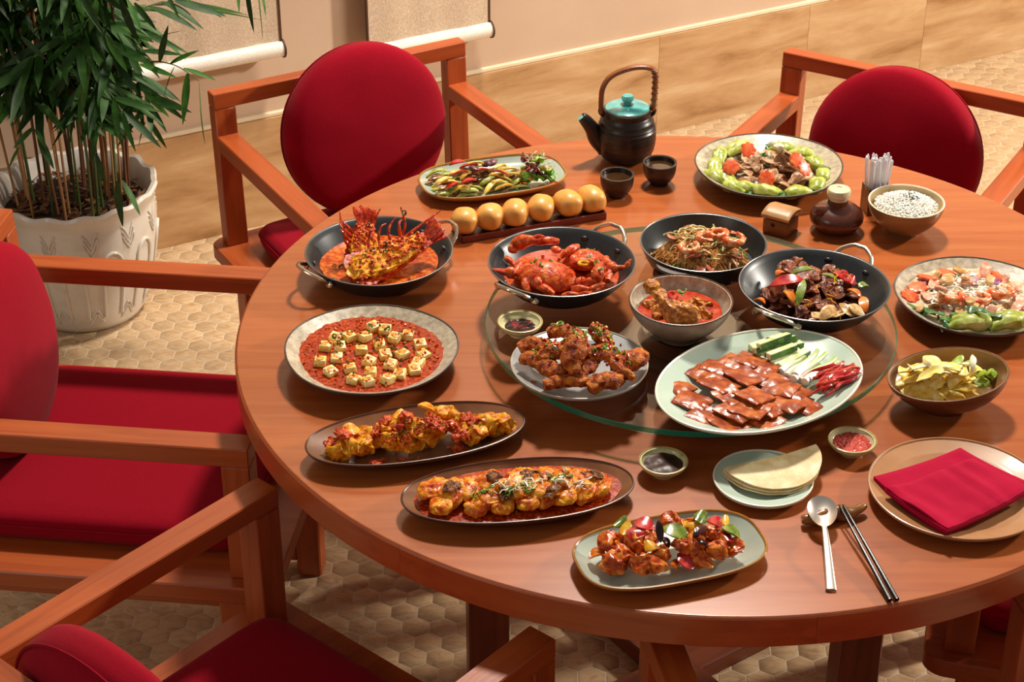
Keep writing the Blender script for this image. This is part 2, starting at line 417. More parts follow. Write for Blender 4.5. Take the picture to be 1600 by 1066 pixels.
amber_rim = ramp_mat('amber_rim', [(0.3, '#8a5516'), (0.6, '#b0761f'), (0.8, '#6b3d14')], 18, 0.3, coat=0.3)
slate = ramp_mat('grey_blue_glaze', [(0.3, '#84888a'), (0.7, '#9fa2a2')], 30, 0.36, coat=0.05, detail=8)
slate_rim = ramp_mat('grey_rim', [(0.3, '#a49a8c'), (0.7, '#c3b8a8')], 30, 0.4)
tanrim = ramp_mat('charger_glaze', [(0.3, '#a06d40'), (0.7, '#b9865a')], 9, 0.42, coat=0.05)
black = ramp_mat('pan_black', [(0.3, '#1d2022'), (0.7, '#2c3033')], 30, 0.36, coat=0.05)
dipg = ramp_mat('dip_glaze', [(0.35, '#b7b37f'), (0.5, '#d5cda0'), (0.68, '#8f9a55')], 18, 0.25, coat=0.4, rand=3)
darkcl = ramp_mat('dark_clay', [(0.3, '#241712'), (0.7, '#35241c')], 40, 0.38)

def loopz(a, b, e, z, n=96): return [(a * sup(2 * math.pi * i / n, e)[0], b * sup(2 * math.pi * i / n, e)[1], z) for i in range(n)]

def plate(name, label, c, a, h, mat, rim=None, b=None, e=2.0, rz=0, well=0.72, out=None, foot=0.5, cat='plate', wob_=0.0, rimr=0.0016, lip=0.0, group=None):
    """plate or shallow bowl: thing > body, rim (and underside)"""
    t = thing(name, label, cat, c, rz, group)
    wave = None
    if wob_:
        wave = lambda tt, r, z: (1 + wob_ * r * math.sin(3 * tt + 1) + wob_ * .6 * math.sin(5 * tt), wob_ * .12 * r * r * math.sin(2 * tt + 0.5))
    th = 0.0045
    inside = [(0, 0.006), (well * .8, 0.006), (well * .94, 0.0072), (well * 1.02, 0.0105 + h * .05)]
    for i in range(1, 7):
        u = i / 6; inside.append((well * 1.02 + (0.985 - well * 1.02) * u, 0.0105 + h * .05 + (h - 0.0105 - h * .05) * (u ** (1.15 + lip))))
    def zin(r):
        for (r0, z0), (r1, z1) in zip(inside[:-1], inside[1:]):
            if r0 <= r <= r1: return z0 + (z1 - z0) * (r - r0) / (r1 - r0)
        return h
    under = [(1.0, h - 0.0008), (0.988, h - 0.0042)]
    for i in range(1, 9):
        r = 0.985 + (foot + .06 - 0.985) * i / 8; under.append((r, max(zin(r) - .0042, .0016)))
    under += [(foot + .03, 0.0), (foot, 0.0), (foot - .03, 0.0018), (0, 0.0018)]
    o = out or mat
    obj('plate_well', g_lathe(inside + [(1.0, h - 0.0008)], a, b, e, 96, wave), mat, t)
    obj('underside', g_lathe(under, a, b, e, 96, wave), o, t)
    if rim:
        pts = []
        for i in range(120):
            tt = 2 * math.pi * i / 120; x, y = sup(tt, e); k, dz = wave(tt, 1.0, h) if wave else (1, 0)
            pts.append((a * .993 * x * k, (b or a) * .993 * y * k, h + dz))
        obj('rim', g_tube(pts, rimr, 6, closed=True), rim, t)
    return t

def bowl(name, label, c, a, h, mat, out, rim=None, b=None, foot=0.45, rz=0, curve=2.0, cat='bowl', tilt=0.0, e=2.0, rimr=0.0014, group=None):
    t = thing(name, label, cat, c, rz, group)
    wave = (lambda tt, r, z: (1, tilt * math.cos(tt) * (z / h) ** 2)) if tilt else None
    f0 = 0.004
    outp = [(0, 0.0015), (foot * .8, 0.0015), (foot * .86, 0), (foot * .96, 0), (foot, f0)]
    inp = []
    for i in range(1, 13):
        u = i / 12; outp.append((foot + (1 - foot) * (1 - (1 - u) ** curve), f0 + (h - f0) * u))
    for i in range(13):
        u = 1 - i / 12; r = foot + (1 - foot) * (1 - (1 - u) ** curve); inp.append((max(r - 0.0035 / a, 0), 0.009 + (h - 0.009) * u))
    inp.append((foot * .5, 0.0075)); inp.append((0, 0.007))
    obj('bowl_outside', g_lathe(outp, a, b, e, 80, wave), out, t)
    obj('bowl_inside', g_lathe([(1, h)] + inp, a, b, e, 80, wave), mat, t)
    if rim:
        pts = []
        for i in range(110):
            tt = 2 * math.pi * i / 110; x, y = sup(tt, e); pts.append((a * .992 * x, (b or a) * .992 * y, h + (tilt * math.cos(tt) if tilt else 0)))
        obj('rim', g_tube(pts, rimr, 6, closed=True), rim, t)
    return t

def pan(name, label, c, a, h, hang, tabs=False):
    t = thing(name, label, 'pan', c, hang, 'black serving pans')
    ft = 0.66 if not tabs else 0.8
    body = [(0, 0), (ft, 0), (ft + .02, .002)]
    for i in range(1, 7):
        u = i / 6; body.append((ft + .02 + (0.985 - ft) * u, .002 + (h - .002) * u ** 1.25))
    body += [(1.0, h - .0005), (1.0, h + .0008), (.988, h + .0008)]
    for i in range(6, -1, -1):
        u = i / 6; body.append((ft + (0.97 - ft) * u, .004 + (h - .004) * u ** 1.25))
    body.append((0, .004))
    obj('pan_body', g_lathe(body, a, n=96), black, t)
    gold = plain('handle_steel', '#cbbfae', 0.25, metal=1.0)
    obj('rim', g_tube(loopz(a * .996, a * .996, 2, h + .0004), .0011, 6, closed=True), plain('worn_edge', '#8a8784', 0.3, metal=.8), t)
    for s in (0, math.pi):
        if not tabs:
            w = 0.33; pts = []
            for u in (-1, -.94, -.7, -.3, 0, .3, .7, .94, 1):
                ang = w * u; k = 1 - abs(u) ** 3
                r = a * (0.965 + 0.215 * k); z = h - 0.013 + 0.022 * k
                pts.append((r * math.cos(ang * (1 - .12 * k)), r * math.sin(ang * (1 - .12 * k)), z))
            hd = obj('handle', g_tube(bez(pts, 6), .0036, 10), gold, t, rot=(0, 0, s))
            for u in (-w, w):
                for rr_, rz_ in ((0.905, 0), (0.985, 0)):
                    zz = h * 0.72
                    obj('rivet', g_blob(.0075, .0075, .0045, sub=2), black if rr_ < .95 else gold, hd, loc=(a * rr_ * math.cos(u), a * rr_ * math.sin(u), zz), rot=(0, rad(60), u))
        else:
            pts = [(a * (.965 + .155 * (1 - abs(u) ** 2.5)), a * .3 * u) for u in [i / 10 - 1 for i in range(21)]]
            top = [(x, y, h - .004) for x, y in pts]; bt = [(x, y, h - .0085) for x, y in pts]; n = len(pts)
            f = [tuple(range(n)), tuple(range(n, 2 * n))[::-1]] + [(i, n + i, n + (i + 1) % n, (i + 1) % n) for i in range(n)]
            obj('tab_handle', (top + bt, f), plain('tab_grey', '#6d6660', 0.4, metal=.4), t, rot=(0, 0, s))
    return t

def pool(name, label, c, a, mat, cat='sauce', b=None, e=2.0, rz=0, amp=0.0012, th=0.006, freq=45, seed=1, dome=0.0, n=72, m=14, group=None):
    """a shallow body of sauce that fills the bottom of a dish: top skin with ripples, tapering side"""
    b = b or a; v, f = [(0, 0, dome)], []
    for j in range(1, m + 1):
        r = j / m
        for i in range(n):
            x, y = sup(2 * math.pi * i / n, e); k = 1 + .012 * r * math.sin(7 * i * 2 * math.pi / n + seed)
            p = Vector((a * r * x * k, b * r * y * k, 0)); z = dome * (1 - r * r) + amp * noise.noise(p * freq + Vector((seed, 0, 0))) * (1 if j < m else .2)
            v.append((p.x, p.y, z - (0.0006 if j == m else 0)))
    for i in range(n): f.append((0, 1 + i, 1 + (i + 1) % n))
    for j in range(m - 1):
        for i in range(n): q = 1 + j * n; f.append((q + i, q + n + i, q + n + (i + 1) % n, q + (i + 1) % n))
    q = 1 + (m - 1) * n; base = len(v)
    for i in range(n): x, y = sup(2 * math.pi * i / n, e); v.append((a * .86 * x, b * .86 * y, -th))
    for i in range(n): f.append((q + i, base + i, base + (i + 1) % n, q + (i + 1) % n))
    f.append(tuple(base + i for i in range(n))[::-1])
    return tag(obj(name, (v, f), mat, loc=c, rot=(0, 0, rz)), label, cat, group)

def put(name, me, loc, rot, label, cat, group=None, sc=1.0):
    o = bpy.data.objects.new(name, me); COL.objects.link(o); o.location = loc; o.rotation_euler = rot
    o.scale = (sc,) * 3 if not hasattr(sc, '__len__') else sc
    return tag(o, label, cat, group)

# plates, bowls and pans, where they stand
pan('serving_pan', 'black two-handled pan holding lobster in orange sauce', (-0.529, 0.183, T), 0.126, 0.045, rad(33))
pan('serving_pan', 'black two-handled pan holding red crab, on the glass edge', (-0.220, 0.060, G), 0.121, 0.045, rad(49))
pan('serving_pan', 'black two-handled pan holding dark beef and peppers', (0.184, -0.018, G), 0.121, 0.045, rad(51))
pan('skillet', 'small dark skillet with flat grey tab handles holding shrimp noodles', (0.019, 0.136, G), 0.106, 0.040, rad(56), tabs=True)
plate('stoneware_plate', 'speckled grey stoneware plate filled with tofu in red sauce', (-0.524, -0.123, T), 0.137, 0.035, stone, stone_out, out=stone_out, wob_=0.012, well=.62)
plate('stoneware_plate', 'speckled grey stoneware plate ringed with bok choy at the back right', (0.178, 0.544, T), 0.138, 0.035, stone, stone_out, out=stone_out, wob_=0.012, well=.6)
plate('stoneware_plate', 'speckled grey stoneware plate of seafood noodles cut by the right edge', (0.462, 0.047, T), 0.132, 0.035, stone, stone_out, out=stone_out, wob_=0.012, well=.6)
plate('oval_plate', 'long brown oval plate of egg lumps with red topping', (-0.443, -0.351, T), 0.165, 0.025, brown, brown_rim, b=0.074, e=2.15, rz=rad(15.5), out=brown_rim, well=.74)
plate('oval_plate', 'long brown oval plate of fish slices in red sauce', (-0.293, -0.496, T), 0.166, 0.025, brown, brown_rim, b=0.076, e=2.15, rz=rad(9.2), out=brown_rim, well=.78)
plate('long_plate', 'long pale celadon plate with amber rim holding glazed chicken and peppers', (-0.088, -0.627, T), 0.132, 0.02, celadon, amber_rim, b=0.0745, e=2.9, rz=rad(16.7), out=amber_rim, well=.84, rimr=.0022)
plate('long_plate', 'long pale celadon plate with amber rim holding stir-fried strips and salad', (-0.338, 0.524, T), 0.138, 0.02, celadon, amber_rim, b=0.080, e=2.9, rz=rad(17.5), out=amber_rim, well=.84, rimr=.0022)
plate('platter', 'large oval pale green platter of crisp pork skin squares', (0.069, -0.274, G), 0.175, 0.025, celadon2, celadon2_rim, b=0.128, rz=rad(37.9), well=.74, rimr=.002)
plate('dinner_plate', 'grey-blue round plate piled with fried chicken wings on the glass', (-0.199, -0.215, G), 0.1045, 0.018, slate, slate_rim, well=.72)
plate('charger_plate', 'light brown round plate under a folded red napkin', (0.330, -0.481, T), 0.125, 0.019, tanrim, tanrim, well=.74, rimr=.002)
cp = plate('side_plate', 'small pale green ribbed plate under folded pancakes', (0.058, -0.451, T), 0.071, 0.014, celadon2, celadon2_rim, well=.7)
rib = ramp_mat('rib_glaze', [(0.3, '#a6bfb0'), (0.7, '#b4cbbb')], 12, 0.25, coat=.4)
for i in range(72):
    a = 2 * math.pi * i / 72
    obj('rib', g_tube([(0.049 * math.cos(a), 0.049 * math.sin(a), .0078), (0.067 * math.cos(a), 0.067 * math.sin(a), .0127)], .0009, 4), rib, cp)
bowl('soup_bowl', 'grey-beige stoneware bowl of red curry with a chicken leg', (-0.038, -0.104, G), 0.081, 0.065, stone, ramp_mat('stone_bowl_out', [(0.3, '#7d7263'), (0.7, '#9b8f7d')], 50, 0.4, coat=.2), brown_rim, foot=.42, curve=1.75)
bowl('rice_bowl', 'beige-brown bowl heaped with white rice at the back right', (0.398, 0.340, T), 0.0668, 0.060, ramp_mat('rice_bowl_in', [(0.3, '#b29a6c'), (0.7, '#c4ad80')], 10, .3, coat=.3), ramp_mat('rice_bowl_out', [(0.3, '#7c5730'), (0.7, '#936b40')], 10, .35, coat=.3), celadon2_rim, foot=.45, curve=2.1, rimr=.001)
bowl('oval_bowl', 'brown oval bowl of pickled cabbage at the right', (0.359, -0.240, T), 0.091, 0.058, ramp_mat('cab_in', [(0.3, '#7d5530'), (0.7, '#936740')], 10, .35, coat=.2), ramp_mat('cab_out', [(0.3, '#4f2a14'), (0.7, '#683a1e')], 10, .35, coat=.2), brown, b=0.074, foot=.42, rz=rad(6), curve=1.9, tilt=.011)
for c, lab in (((-0.289, -0.098, G), 'small green-cream dip bowl of dark soy with chilli, on the glass'), ((-0.083, -0.419, T), 'small green-cream dip bowl of thick brown sauce'), ((0.198, -0.365, T), 'small green-cream dip bowl of bright red chilli sauce')):
    bowl('dip_bowl', lab, c, 0.0352, 0.022, dipg, dipg, ramp_mat('dip_rim', [(0.35, '#a08c4e'), (0.65, '#c0ad72')], 18, .3), foot=.5, curve=2.0, rimr=.0012, rz=R.uniform(0, 6), group='small dip bowls')
for c, lab in (((-0.108, 0.482, T), 'dark clay tea cup beside the steamed buns'), ((-0.026, 0.533, T), 'dark clay tea cup to the right of the teapot')):
    bowl('tea_cup', lab, c, 0.0312, 0.044, darkcl, darkcl, plain('cup_rim', '#4a352a', .35), foot=.55, curve=3.2, rimr=.001, cat='cup', group='dark clay tea cups')
tea = plain('tea', '#3a2410', 0.05, coat=.8)
for c, lab in (((-0.108, 0.482, T + .036), 'dark tea in the cup beside the buns'), ((-0.026, 0.533, T + .036), 'dark tea in the cup right of the teapot')):
    pool('tea', lab, c, 0.0272, tea, 'tea', amp=0, th=.01, m=4)

# teapot
tp = thing('teapot', 'black ribbed clay teapot with turquoise lid and bamboo arch handle', 'teapot', (-0.083, 0.642, T))
clay = ramp_mat('teapot_clay', [(0.3, '#191210'), (0.7, '#2a1e19')], 40, 0.36)
prof = [(0, 0), (0.033, 0), (0.036, .002), (0.038, .008)]
for i in range(0, 25):
    u = i / 24; z = .010 + .083 * u; r = 0.0565 * math.sqrt(max(0, 1 - ((z - .049) / .058) ** 2)) ** .55
    r += (0.0011 * math.sin(u * 60) if .55 < u < .93 else 0.0004 * math.sin(u * 50)); prof.append((max(r, .038), z))
prof += [(0.0455, .097), (0.0455, .104), (0.0425, .1045), (0.041, .098), (0, .096)]
obj('pot_body', g_lathe(prof, 1.0, n=72), clay, tp)
turq = ramp_mat('turquoise_glaze', [(0.3, '#1e7f86'), (0.5, '#4fb0ae'), (0.7, '#8ccac0')], 22, 0.15, coat=.6)
lid = obj('lid', g_lathe([(0, .1), (.0405, .1), (.0425, .1055), (.0415, .108), (.03, .1125), (.012, .115), (0, .1155)], 1.0, n=56), turq, tp)
obj('lid_knob', g_lathe([(0, .114), (.0075, .114), (.0072, .118), (.011, .122), (.0125, .127), (.010, .1315), (.004, .133), (0, .133)], 1.0, n=28), turq, lid)
obj('lid_rim', g_tube(loopz(.0428, .0428, 2, .1052, 60), .0014, 6, closed=True), plain('lid_edge', '#5b4636', .4), lid)
sp = bez([(-.040, -.004, .030), (-.056, -.006, .045), (-.066, -.008, .066), (-.080, -.011, .086), (-.087, -.012, .091)], 6)
obj('spout', g_tube(sp, [.022 - .0125 * (i / (len(sp) - 1)) ** .7 for i in range(len(sp))], 18), clay, tp)
obj('spout_mouth', xf(g_lathe([(0, 0), (1, 0), (1, .001), (0, .001)], .0082, n=20), (-.0875, -.012, .0916), (0, rad(-38), 0)), turq, tp)
for s in (-1, 1):
    obj('lug', g_tube(bez([(s * .040, 0, .088), (s * .050, 0, .095), (s * .0505, 0, .104), (s * .044, 0, .104)], 5), .0042, 8), clay, tp)
bam = ramp_mat('bamboo_handle', [(0.3, '#6b3513'), (0.6, '#8f4d1e'), (0.8, '#a9642c')], 8, .42, stretch=(6, 6, 1), bump=.1, bscale=60)
hp = bez([(-.049, -.004, .098), (-.050, -.004, .120), (-.047, -.004, .150), (-.030, 0, .172), (.006, 0, .187), (.036, 0, .188), (.050, .002, .176), (.051, .002, .140), (.049, .002, .102)], 7)
hd = obj('handle', g_tube(hp, [.0052] * len(hp), 10, up=(0, 1, 0), flat=1.5), bam, tp)
for k in range(9):
    p = hp[-3 - k * 2] if k * 2 + 3 < len(hp) else hp[0]
    obj('binding', g_tube([(p.x + .0062 * math.cos(a), p.y + .0088 * math.sin(a), p.z) for a in [i * math.pi / 8 for i in range(16)]], .0011, 5, closed=True), brown, hd)

# bun tray
tray = thing('bun_tray', 'narrow dark red-brown wooden tray under six golden buns', 'tray', (-0.270, 0.366, T), rad(20.3))
trm = wood('x', 'tray_wood', ('#4a150c', '#6b2313', '#7e2e1a'))
obj('tray_base', g_box(-0.135, 0.135, -0.026, 0.026, 0, 0.006, .0015, 1), trm, tray)
for s in (-1, 1): obj('tray_side', g_box(-0.138, 0.138, s * .0275 - .0022, s * .0275 + .0022, 0, 0.0135, .0012, 1), trm, tray)
for s in (-1, 1): obj('tray_end', g_box(s * .1365 - .0022, s * .1365 + .0022, -0.0252, 0.0252, 0, 0.0135, .0012, 1), trm, tray)
bunm = ramp_mat('golden_bun', [(0.3, '#d8943a'), (0.55, '#e2a650'), (0.8, '#cf8430')], 22, 0.42, bump=.05, bscale=70, sss=.2, coat=.12)
BUN = []
for k in range(3):
    g = g_super(.0245, .029, .0225, 2.6, 30, 18)
    v = []
    for x, y, z in g[0]:
        s = 1 - .16 * max(0, -z / .02) ** 2
        v.append((x * s * (1 + .05 * math.sin(k + z * 80)), y * s, z + (.002 * math.cos(x * 90) if z > 0 else 0)))
    BUN.append(mesh('bun', wob((v, g[1]), .0012, 40, k), bunm))
buns = [(-0.386, 0.322), (-0.341, 0.337), (-0.297, 0.353), (-0.250, 0.372), (-0.201, 0.391), (-0.158, 0.408)]
bl = ['golden steamed bun, leftmost on the tray', 'golden steamed bun, second from the left on the tray', 'golden steamed bun, third from the left on the tray',
      'golden steamed bun, third from the right on the tray', 'golden steamed bun, second from the right on the tray', 'golden steamed bun, rightmost on the tray, nearest the tea cups']
for i, (x, y) in enumerate(buns): put('steamed_bun', BUN[i % 3], (x, y, T + .0285), (rr(-.14, .14), rr(-.14, .14), rad(20) + rr(-.6, .1)), bl[i], 'bun', 'golden buns on the tray')

# lidded box, soy pot, toothpick holder
bx = thing('spice_box', 'small square brown clay box with a domed lid', 'box', (0.178, 0.341, T), rad(-33))
cb1 = ramp_mat('box_clay', [(0.3, '#6a4323'), (0.7, '#85592f')], 16, .4); cb2 = ramp_mat('box_lid_clay', [(0.3, '#a0703f'), (0.7, '#bb8a55')], 14, .4)
obj('box_body', g_cbox(.049, .049, .030, .004, 2), cb1, bx, loc=(0, 0, .0152))
g = g_cbox(.053, .053, .010, .003, 2); bm_ = []
gs = g_sheet(.054, .054, .009, 12, 12, lambda x, y: .007 * (1 - (y / .027) ** 2)); obj('box_lid', gs, cb2, bx, loc=(0, 0, .0362))
obj('latch_hole', g_blob(.004, .0025, .004, sub=2), plain('hole_dark', '#24140a', .6), bx, loc=(-.004, -.0245, .021))
sp_ = thing('soy_pot', 'squat glossy brown soy pot with a cream lid', 'pot', (0.278, 0.347, T))
soyc = ramp_mat('soy_clay', [(0.3, '#4c2318'), (0.7, '#5e2f20')], 12, .28, coat=.3)
obj('pot_body', g_lathe([(0, 0), (.022, 0), (.026, .002), (.040, .009), (.0472, .020), (.0478, .028), (.0445, .037), (.035, .045), (.0235, .0495), (.0185, .052), (.0175, .060), (0, .060)], 1.0, n=56), soyc, sp_)
s2 = bez([(-.026, -.012, .040), (-.037, -.017, .046), (-.045, -.021, .051)], 5); obj('spout', g_tube(s2, [.013 - .007 * i / (len(s2) - 1) for i in range(len(s2))], 14), soyc, sp_)
cream = ramp_mat('cream_glaze', [(0.3, '#cbb88e'), (0.7, '#dfd0aa')], 14, .35, coat=.2)
sl = obj('lid', g_lathe([(0, .0605), (.0165, .0605), (.0175, .066), (.021, .069), (.0213, .077), (.019, .081), (.008, .0835), (0, .084)], 1.0, n=40), cream, sp_)
obj('lid_mark', g_tube([(-.004, 0, .0838), (-.001, .003, .0841), (.002, 0, .0841), (.005, -.001, .0837)], .0007, 5), plain('mark_dark', '#3c2a18', .5), sl)
th = thing('toothpick_holder', 'small square brown wooden holder beside the rice bowl', 'holder', (0.357, 0.421, T), rad(12))
thm = wood('z', 'holder_wood', ('#6b4a2a', '#8a633b', '#9a744a'))
for k in range(4):
    obj('holder_side', xf(g_box(-.0185, .0185, .0155, .0185, 0, .052, .0008, 1), rot=(0, 0, k * math.pi / 2)), thm, th)
obj('holder_base', g_box(-.0154, .0154, -.0154, .0154, 0, .003), thm, th)
pap = ramp_mat('paper_sleeve', [(0.3, '#d6d2d6'), (0.7, '#f0edf0')], 30, .7)
stick = mesh('toothpick', join(g_box(-.0026, .0026, -.0009, .0009, 0, .102, .0004, 1), g_box(-.0012, .0012, -.0012, .0012, .100, .1045)), pap)
for k in range(26):
    gx, gy = (k % 6 - 2.5) * .0047, (k // 6 - 2) * .0056
    p = Vector((gx, gy, .004)); p.rotate(Euler((0, 0, rad(12))))
    put('toothpick', stick, (0.357 + p.x, 0.421 + p.y, T + .0045), (-gy * 5 + rr(-.05, .05), gx * 5 + rr(-.05, .05), rr(-.6, .6)), 'white paper-wrapped toothpick standing in the square holder', 'toothpick', 'wrapped toothpicks in the holder', (1, 1, rr(.95, 1.06)))

# napkin
nap = thing('napkin', 'folded crimson cloth napkin on the brown plate', 'napkin', (0.33, -0.481, T + .008))
napm = ramp_mat('napkin_cloth', [(0.3, '#a30430'), (0.7, '#ae0635')], 14, .9, bump=.2, bscale=700, sheen=.05, bdist=.0008, spec=.08)
def quad_sheet(q, z, th, amp, seed, n=22):
    A, B, C_, D = [Vector((p[0] - .33, p[1] + .481, 0)) for p in q]; top, bot, f = [], [], []
    for j in range(n + 1):
        for i in range(n + 1):
            u, w = i / n, j / n; p = A * (1 - u) * (1 - w) + B * u * (1 - w) + C_ * u * w + D * (1 - u) * w
            ed = min(u, 1 - u, w, 1 - w)
            d = max(0.0, p.length - .072)
            zz = z + d * .12 + amp * (noise.noise(Vector((p.x * 24, p.y * 24, seed))) + .5 * noise.noise(Vector((p.x * 60 + p.y * 40, p.y * 10, seed + 4)))) - (0.002 if ed < .02 else 0)
            top.append((p.x, p.y, zz + th / 2)); bot.append((p.x, p.y, zz - th / 2))
    m = len(top); q_ = n + 1
    for j in range(n):
        for i in range(n): a = j * q_ + i; f.append((a, a + 1, a + q_ + 1, a + q_)); f.append((m + a, m + a + q_, m + a + q_ + 1, m + a + 1))
    ring = [i for i in range(q_)] + [j * q_ + n for j in range(1, n + 1)] + [n * q_ + i for i in range(n - 1, -1, -1)] + [j * q_ for j in range(n - 1, 0, -1)]
    for i in range(len(ring)): a, b = ring[i], ring[(i + 1) % len(ring)]; f.append((a, m + a, m + b, b))
    return top + bot, f
lo = [(0.2148, -0.4595, 0.772), (0.3522, -0.382, 0.776), (0.4327, -0.47, 0.776), (0.2907, -0.5929, 0.768)]
hi = [(0.2243, -0.4986, 0.785), (0.3629, -0.4181, 0.788), (0.4293, -0.4956, 0.784), (0.2911, -0.5974, 0.78)]
for k in range(6):
    src = lo if k < 3 else hi; s = .0018 * k
    q = [(p[0] + rr(-.0012, .0012), p[1] + rr(-.0012, .0012)) for p in src]
    obj('fold', quad_sheet(q, .002 + .0034 * k, .003, .0009 + (.0036 if k == 5 else 0), k), napm, nap)

# spoon, chopsticks and their rest
rest = thing('cutlery_rest', 'glossy brown ceramic rest under the spoon and chopsticks', 'rest', (0.147, -0.535, T), rad(14))
rm = ramp_mat('rest_glaze', [(0.3, '#6d4019'), (0.6, '#96612a'), (0.8, '#b07f44')], 20, .25, coat=.5)
pts = bez([(-.048, 0, .010), (-.032, -.003, .0105), (-.014, 0, .0095), (.002, .002, .0115), (.02, 0, .0095), (.036, .002, .0105), (.05, .008, .012)], 6)
rs = [(.004 + .0085 * math.sin(math.pi * min(1, (i + .6) / (len(pts))) ** .8)) * (1 + .12 * math.cos(i * .55)) for i in range(len(pts))]
obj('rest_body', ([(x, y, max(0, z)) for x, y, z in g_tube(pts, rs, 16, up=(0, 0, 1), flat=.95)[0]], g_tube(pts, rs, 16, up=(0, 0, 1), flat=.95)[1]), rm, rest)
spn = thing('spoon', 'silver table spoon resting with its bowl on the brown rest', 'spoon', (0, 0, 0))
a, b = Vector((0.1285, -0.548, T + .026)), Vector((0.1215, -0.690, T + .004))
d = (b - a); ln = d.length; yaw = math.atan2(d.y, d.x); pit = -math.atan2(d.z, math.hypot(d.x, d.y))
spn.location = a; spn.rotation_euler = (0, pit, yaw)
silver = plain('silver', '#d2c8be', 0.34, metal=1.0)
v, f = [], []; n, m = 28, 8
for s, off in ((1, 0), (-1, -.0012)):
    for j in range(m + 1):
        r = j / m
        for i in range(n):
            t = 2 * math.pi * i / n; x, y = .030 * r * math.cos(t), .0205 * r * math.sin(t) * (1 - .12 * math.cos(t))
            v.append((x, y, -.0075 * (1 - r * r) + off))
k = (m + 1) * n
for l in range(2):
    for j in range(m):
        for i in range(n): q = l * k + j * n; f.append((q + i, q + (i + 1) % n, q + n + (i + 1) % n, q + n + i))
for i in range(n): f.append((m * n + i, m * n + (i + 1) % n, k + m * n + (i + 1) % n, k + m * n + i))
obj('spoon_bowl', (v, f), silver, spn, sharp=60)
hp2 = bez([(.028, 0, -.0005), (.040, 0, .003), (.07, 0, .0045), (.11, 0, .0025), (ln, 0, 0), (ln + .004, 0, -.0005)], 6)
obj('spoon_handle', g_tube(hp2, [(.0034 + .0052 * (i / (len(hp2) - 1)) ** 1.5) * (1 if i < len(hp2) - 5 else math.sqrt(max(.05, 1 - ((i - len(hp2) + 6) / 6) ** 2))) for i in range(len(hp2))], 12, up=(0, 0, 1), flat=.24), silver, spn)
chop = ramp_mat('black_lacquer', [(0.3, '#0e0d0c'), (0.7, '#191716')], 30, .5, coat=.05, spec=.3)
for k, (p, q, lab) in enumerate((((0.1545, -0.530, T + .0235), (0.1950, -0.717, T + .0042), 'black chopstick lying nearer the spoon'), ((0.1600, -0.5295, T + .0235), (0.2045, -0.716, T + .0042), 'black chopstick lying nearer the napkin plate'))):
    P0, P1 = Vector(p), Vector(q); t = thing('chopstick', lab, 'chopstick', P1, 0, 'pair of black chopsticks')
    pts = [P0 - P1 + (P1 - P0) * u for u in (0, .03, .5, 1)]
    obj('stick', g_tube(pts, [.0012, .0016, .0027, .0036], 10), chop, t)
    obj('end_cap', g_tube([Vector((0, 0, 0)), (P1 - P0).normalized() * .001], .0034, 10), plain('cap_black', '#0b0a0a', .2), t)

# ------------------------------------------------------------------ food
def fm(name, cols, scale=60, rough=.36, bump=.3, bscale=None, coat=.3, **k):
    return ramp_mat(name, [(p, c) for p, c in zip((.38, .5, .63) if len(cols) == 3 else (.42, .58), cols)], scale * 1.5, rough + .04, min(1, bump * 1.5), (bscale or scale * 2) * 1.3, coat=coat * .55, detail=8, bdist=.004, **k)
_BV, _REG, _SEEN = {}, [], [len(COL.objects)]
def drop(x, y, top=1.1):
    """height of whatever lies under (x, y): dishes and the food already in them"""
    new = list(COL.objects)[_SEEN[0] if _REG else FIRST:]; _SEEN[0] = len(COL.objects)
    for o in new:
        if o.type != 'MESH': continue
        m = o.matrix_basis.copy() if not o.parent else o.parent.matrix_basis @ o.matrix_basis
        if o.parent and o.parent.parent: m = o.parent.parent.matrix_basis @ m
        me = o.data
        if me.name not in _BV:
            _BV[me.name] = (BVHTree.FromPolygons([v.co for v in me.vertices], [tuple(p.vertices) for p in me.polygons]), max((v.co.length for v in me.vertices), default=0))
        _REG.append((m, m.inverted(), _BV[me.name][0], _BV[me.name][1] * max(m.to_scale())))
    best = T
    for m, inv, bv, r in _REG:
        if abs(m.translation.x - x) > r or abs(m.translation.y - y) > r: continue
        h = bv.ray_cast(inv @ Vector((x, y, top)), (inv.to_3x3() @ Vector((0, 0, -1))).normalized())
        if h[0] is not None: best = max(best, (m @ h[0]).z)
    return best
ORD = ['first', 'second', 'third', 'fourth', 'fifth', 'sixth', 'seventh', 'eighth', 'ninth', 'tenth', 'eleventh', 'twelfth', 'thirteenth', 'fourteenth', 'fifteenth', 'sixteenth', 'seventeenth', 'eighteenth', 'nineteenth', 'twentieth', 'twenty-first', 'twenty-second', 'twenty-third', 'twenty-fourth', 'twenty-fifth', 'twenty-sixth', 'twenty-seventh', 'twenty-eighth', 'twenty-ninth', 'thirtieth']
SAUCE_R = fm('red_sauce', ['#781806', '#a22e0a', '#c4561c'], 130, .25, .05, 160, .12, spec=.22)
SAUCE_O = fm('orange_sauce', ['#a03008', '#c65010', '#de7e24'], 90, .25, .05, 140, .15, spec=.25)
SAUCE_C = fm('crab_sauce', ['#982406', '#bc3c0c', '#d4661c'], 90, .25, .05, 120, .15, spec=.25)
GREEN = fm('scallion_green', ['#3f6a1c', '#6f9b2e', '#a9c158'], 80, .4, .1)
HERB = fm('herb_green', ['#1f3d12', '#2f5a1a', '#47752a'], 80, .45, .1)
REDP = fm('red_pepper', ['#8f0a0c', '#b8141a', '#cc2f2a'], 30, .2, .08, 60, .7)
GRNP = fm('green_pepper', ['#4d6414', '#6d8420', '#8f9d3a'], 40, .22, .1, 60, .6)
YELP = fm('yellow_pepper', ['#d08a0a', '#e2a518', '#edbd3c'], 40, .22, .08, 60, .6)
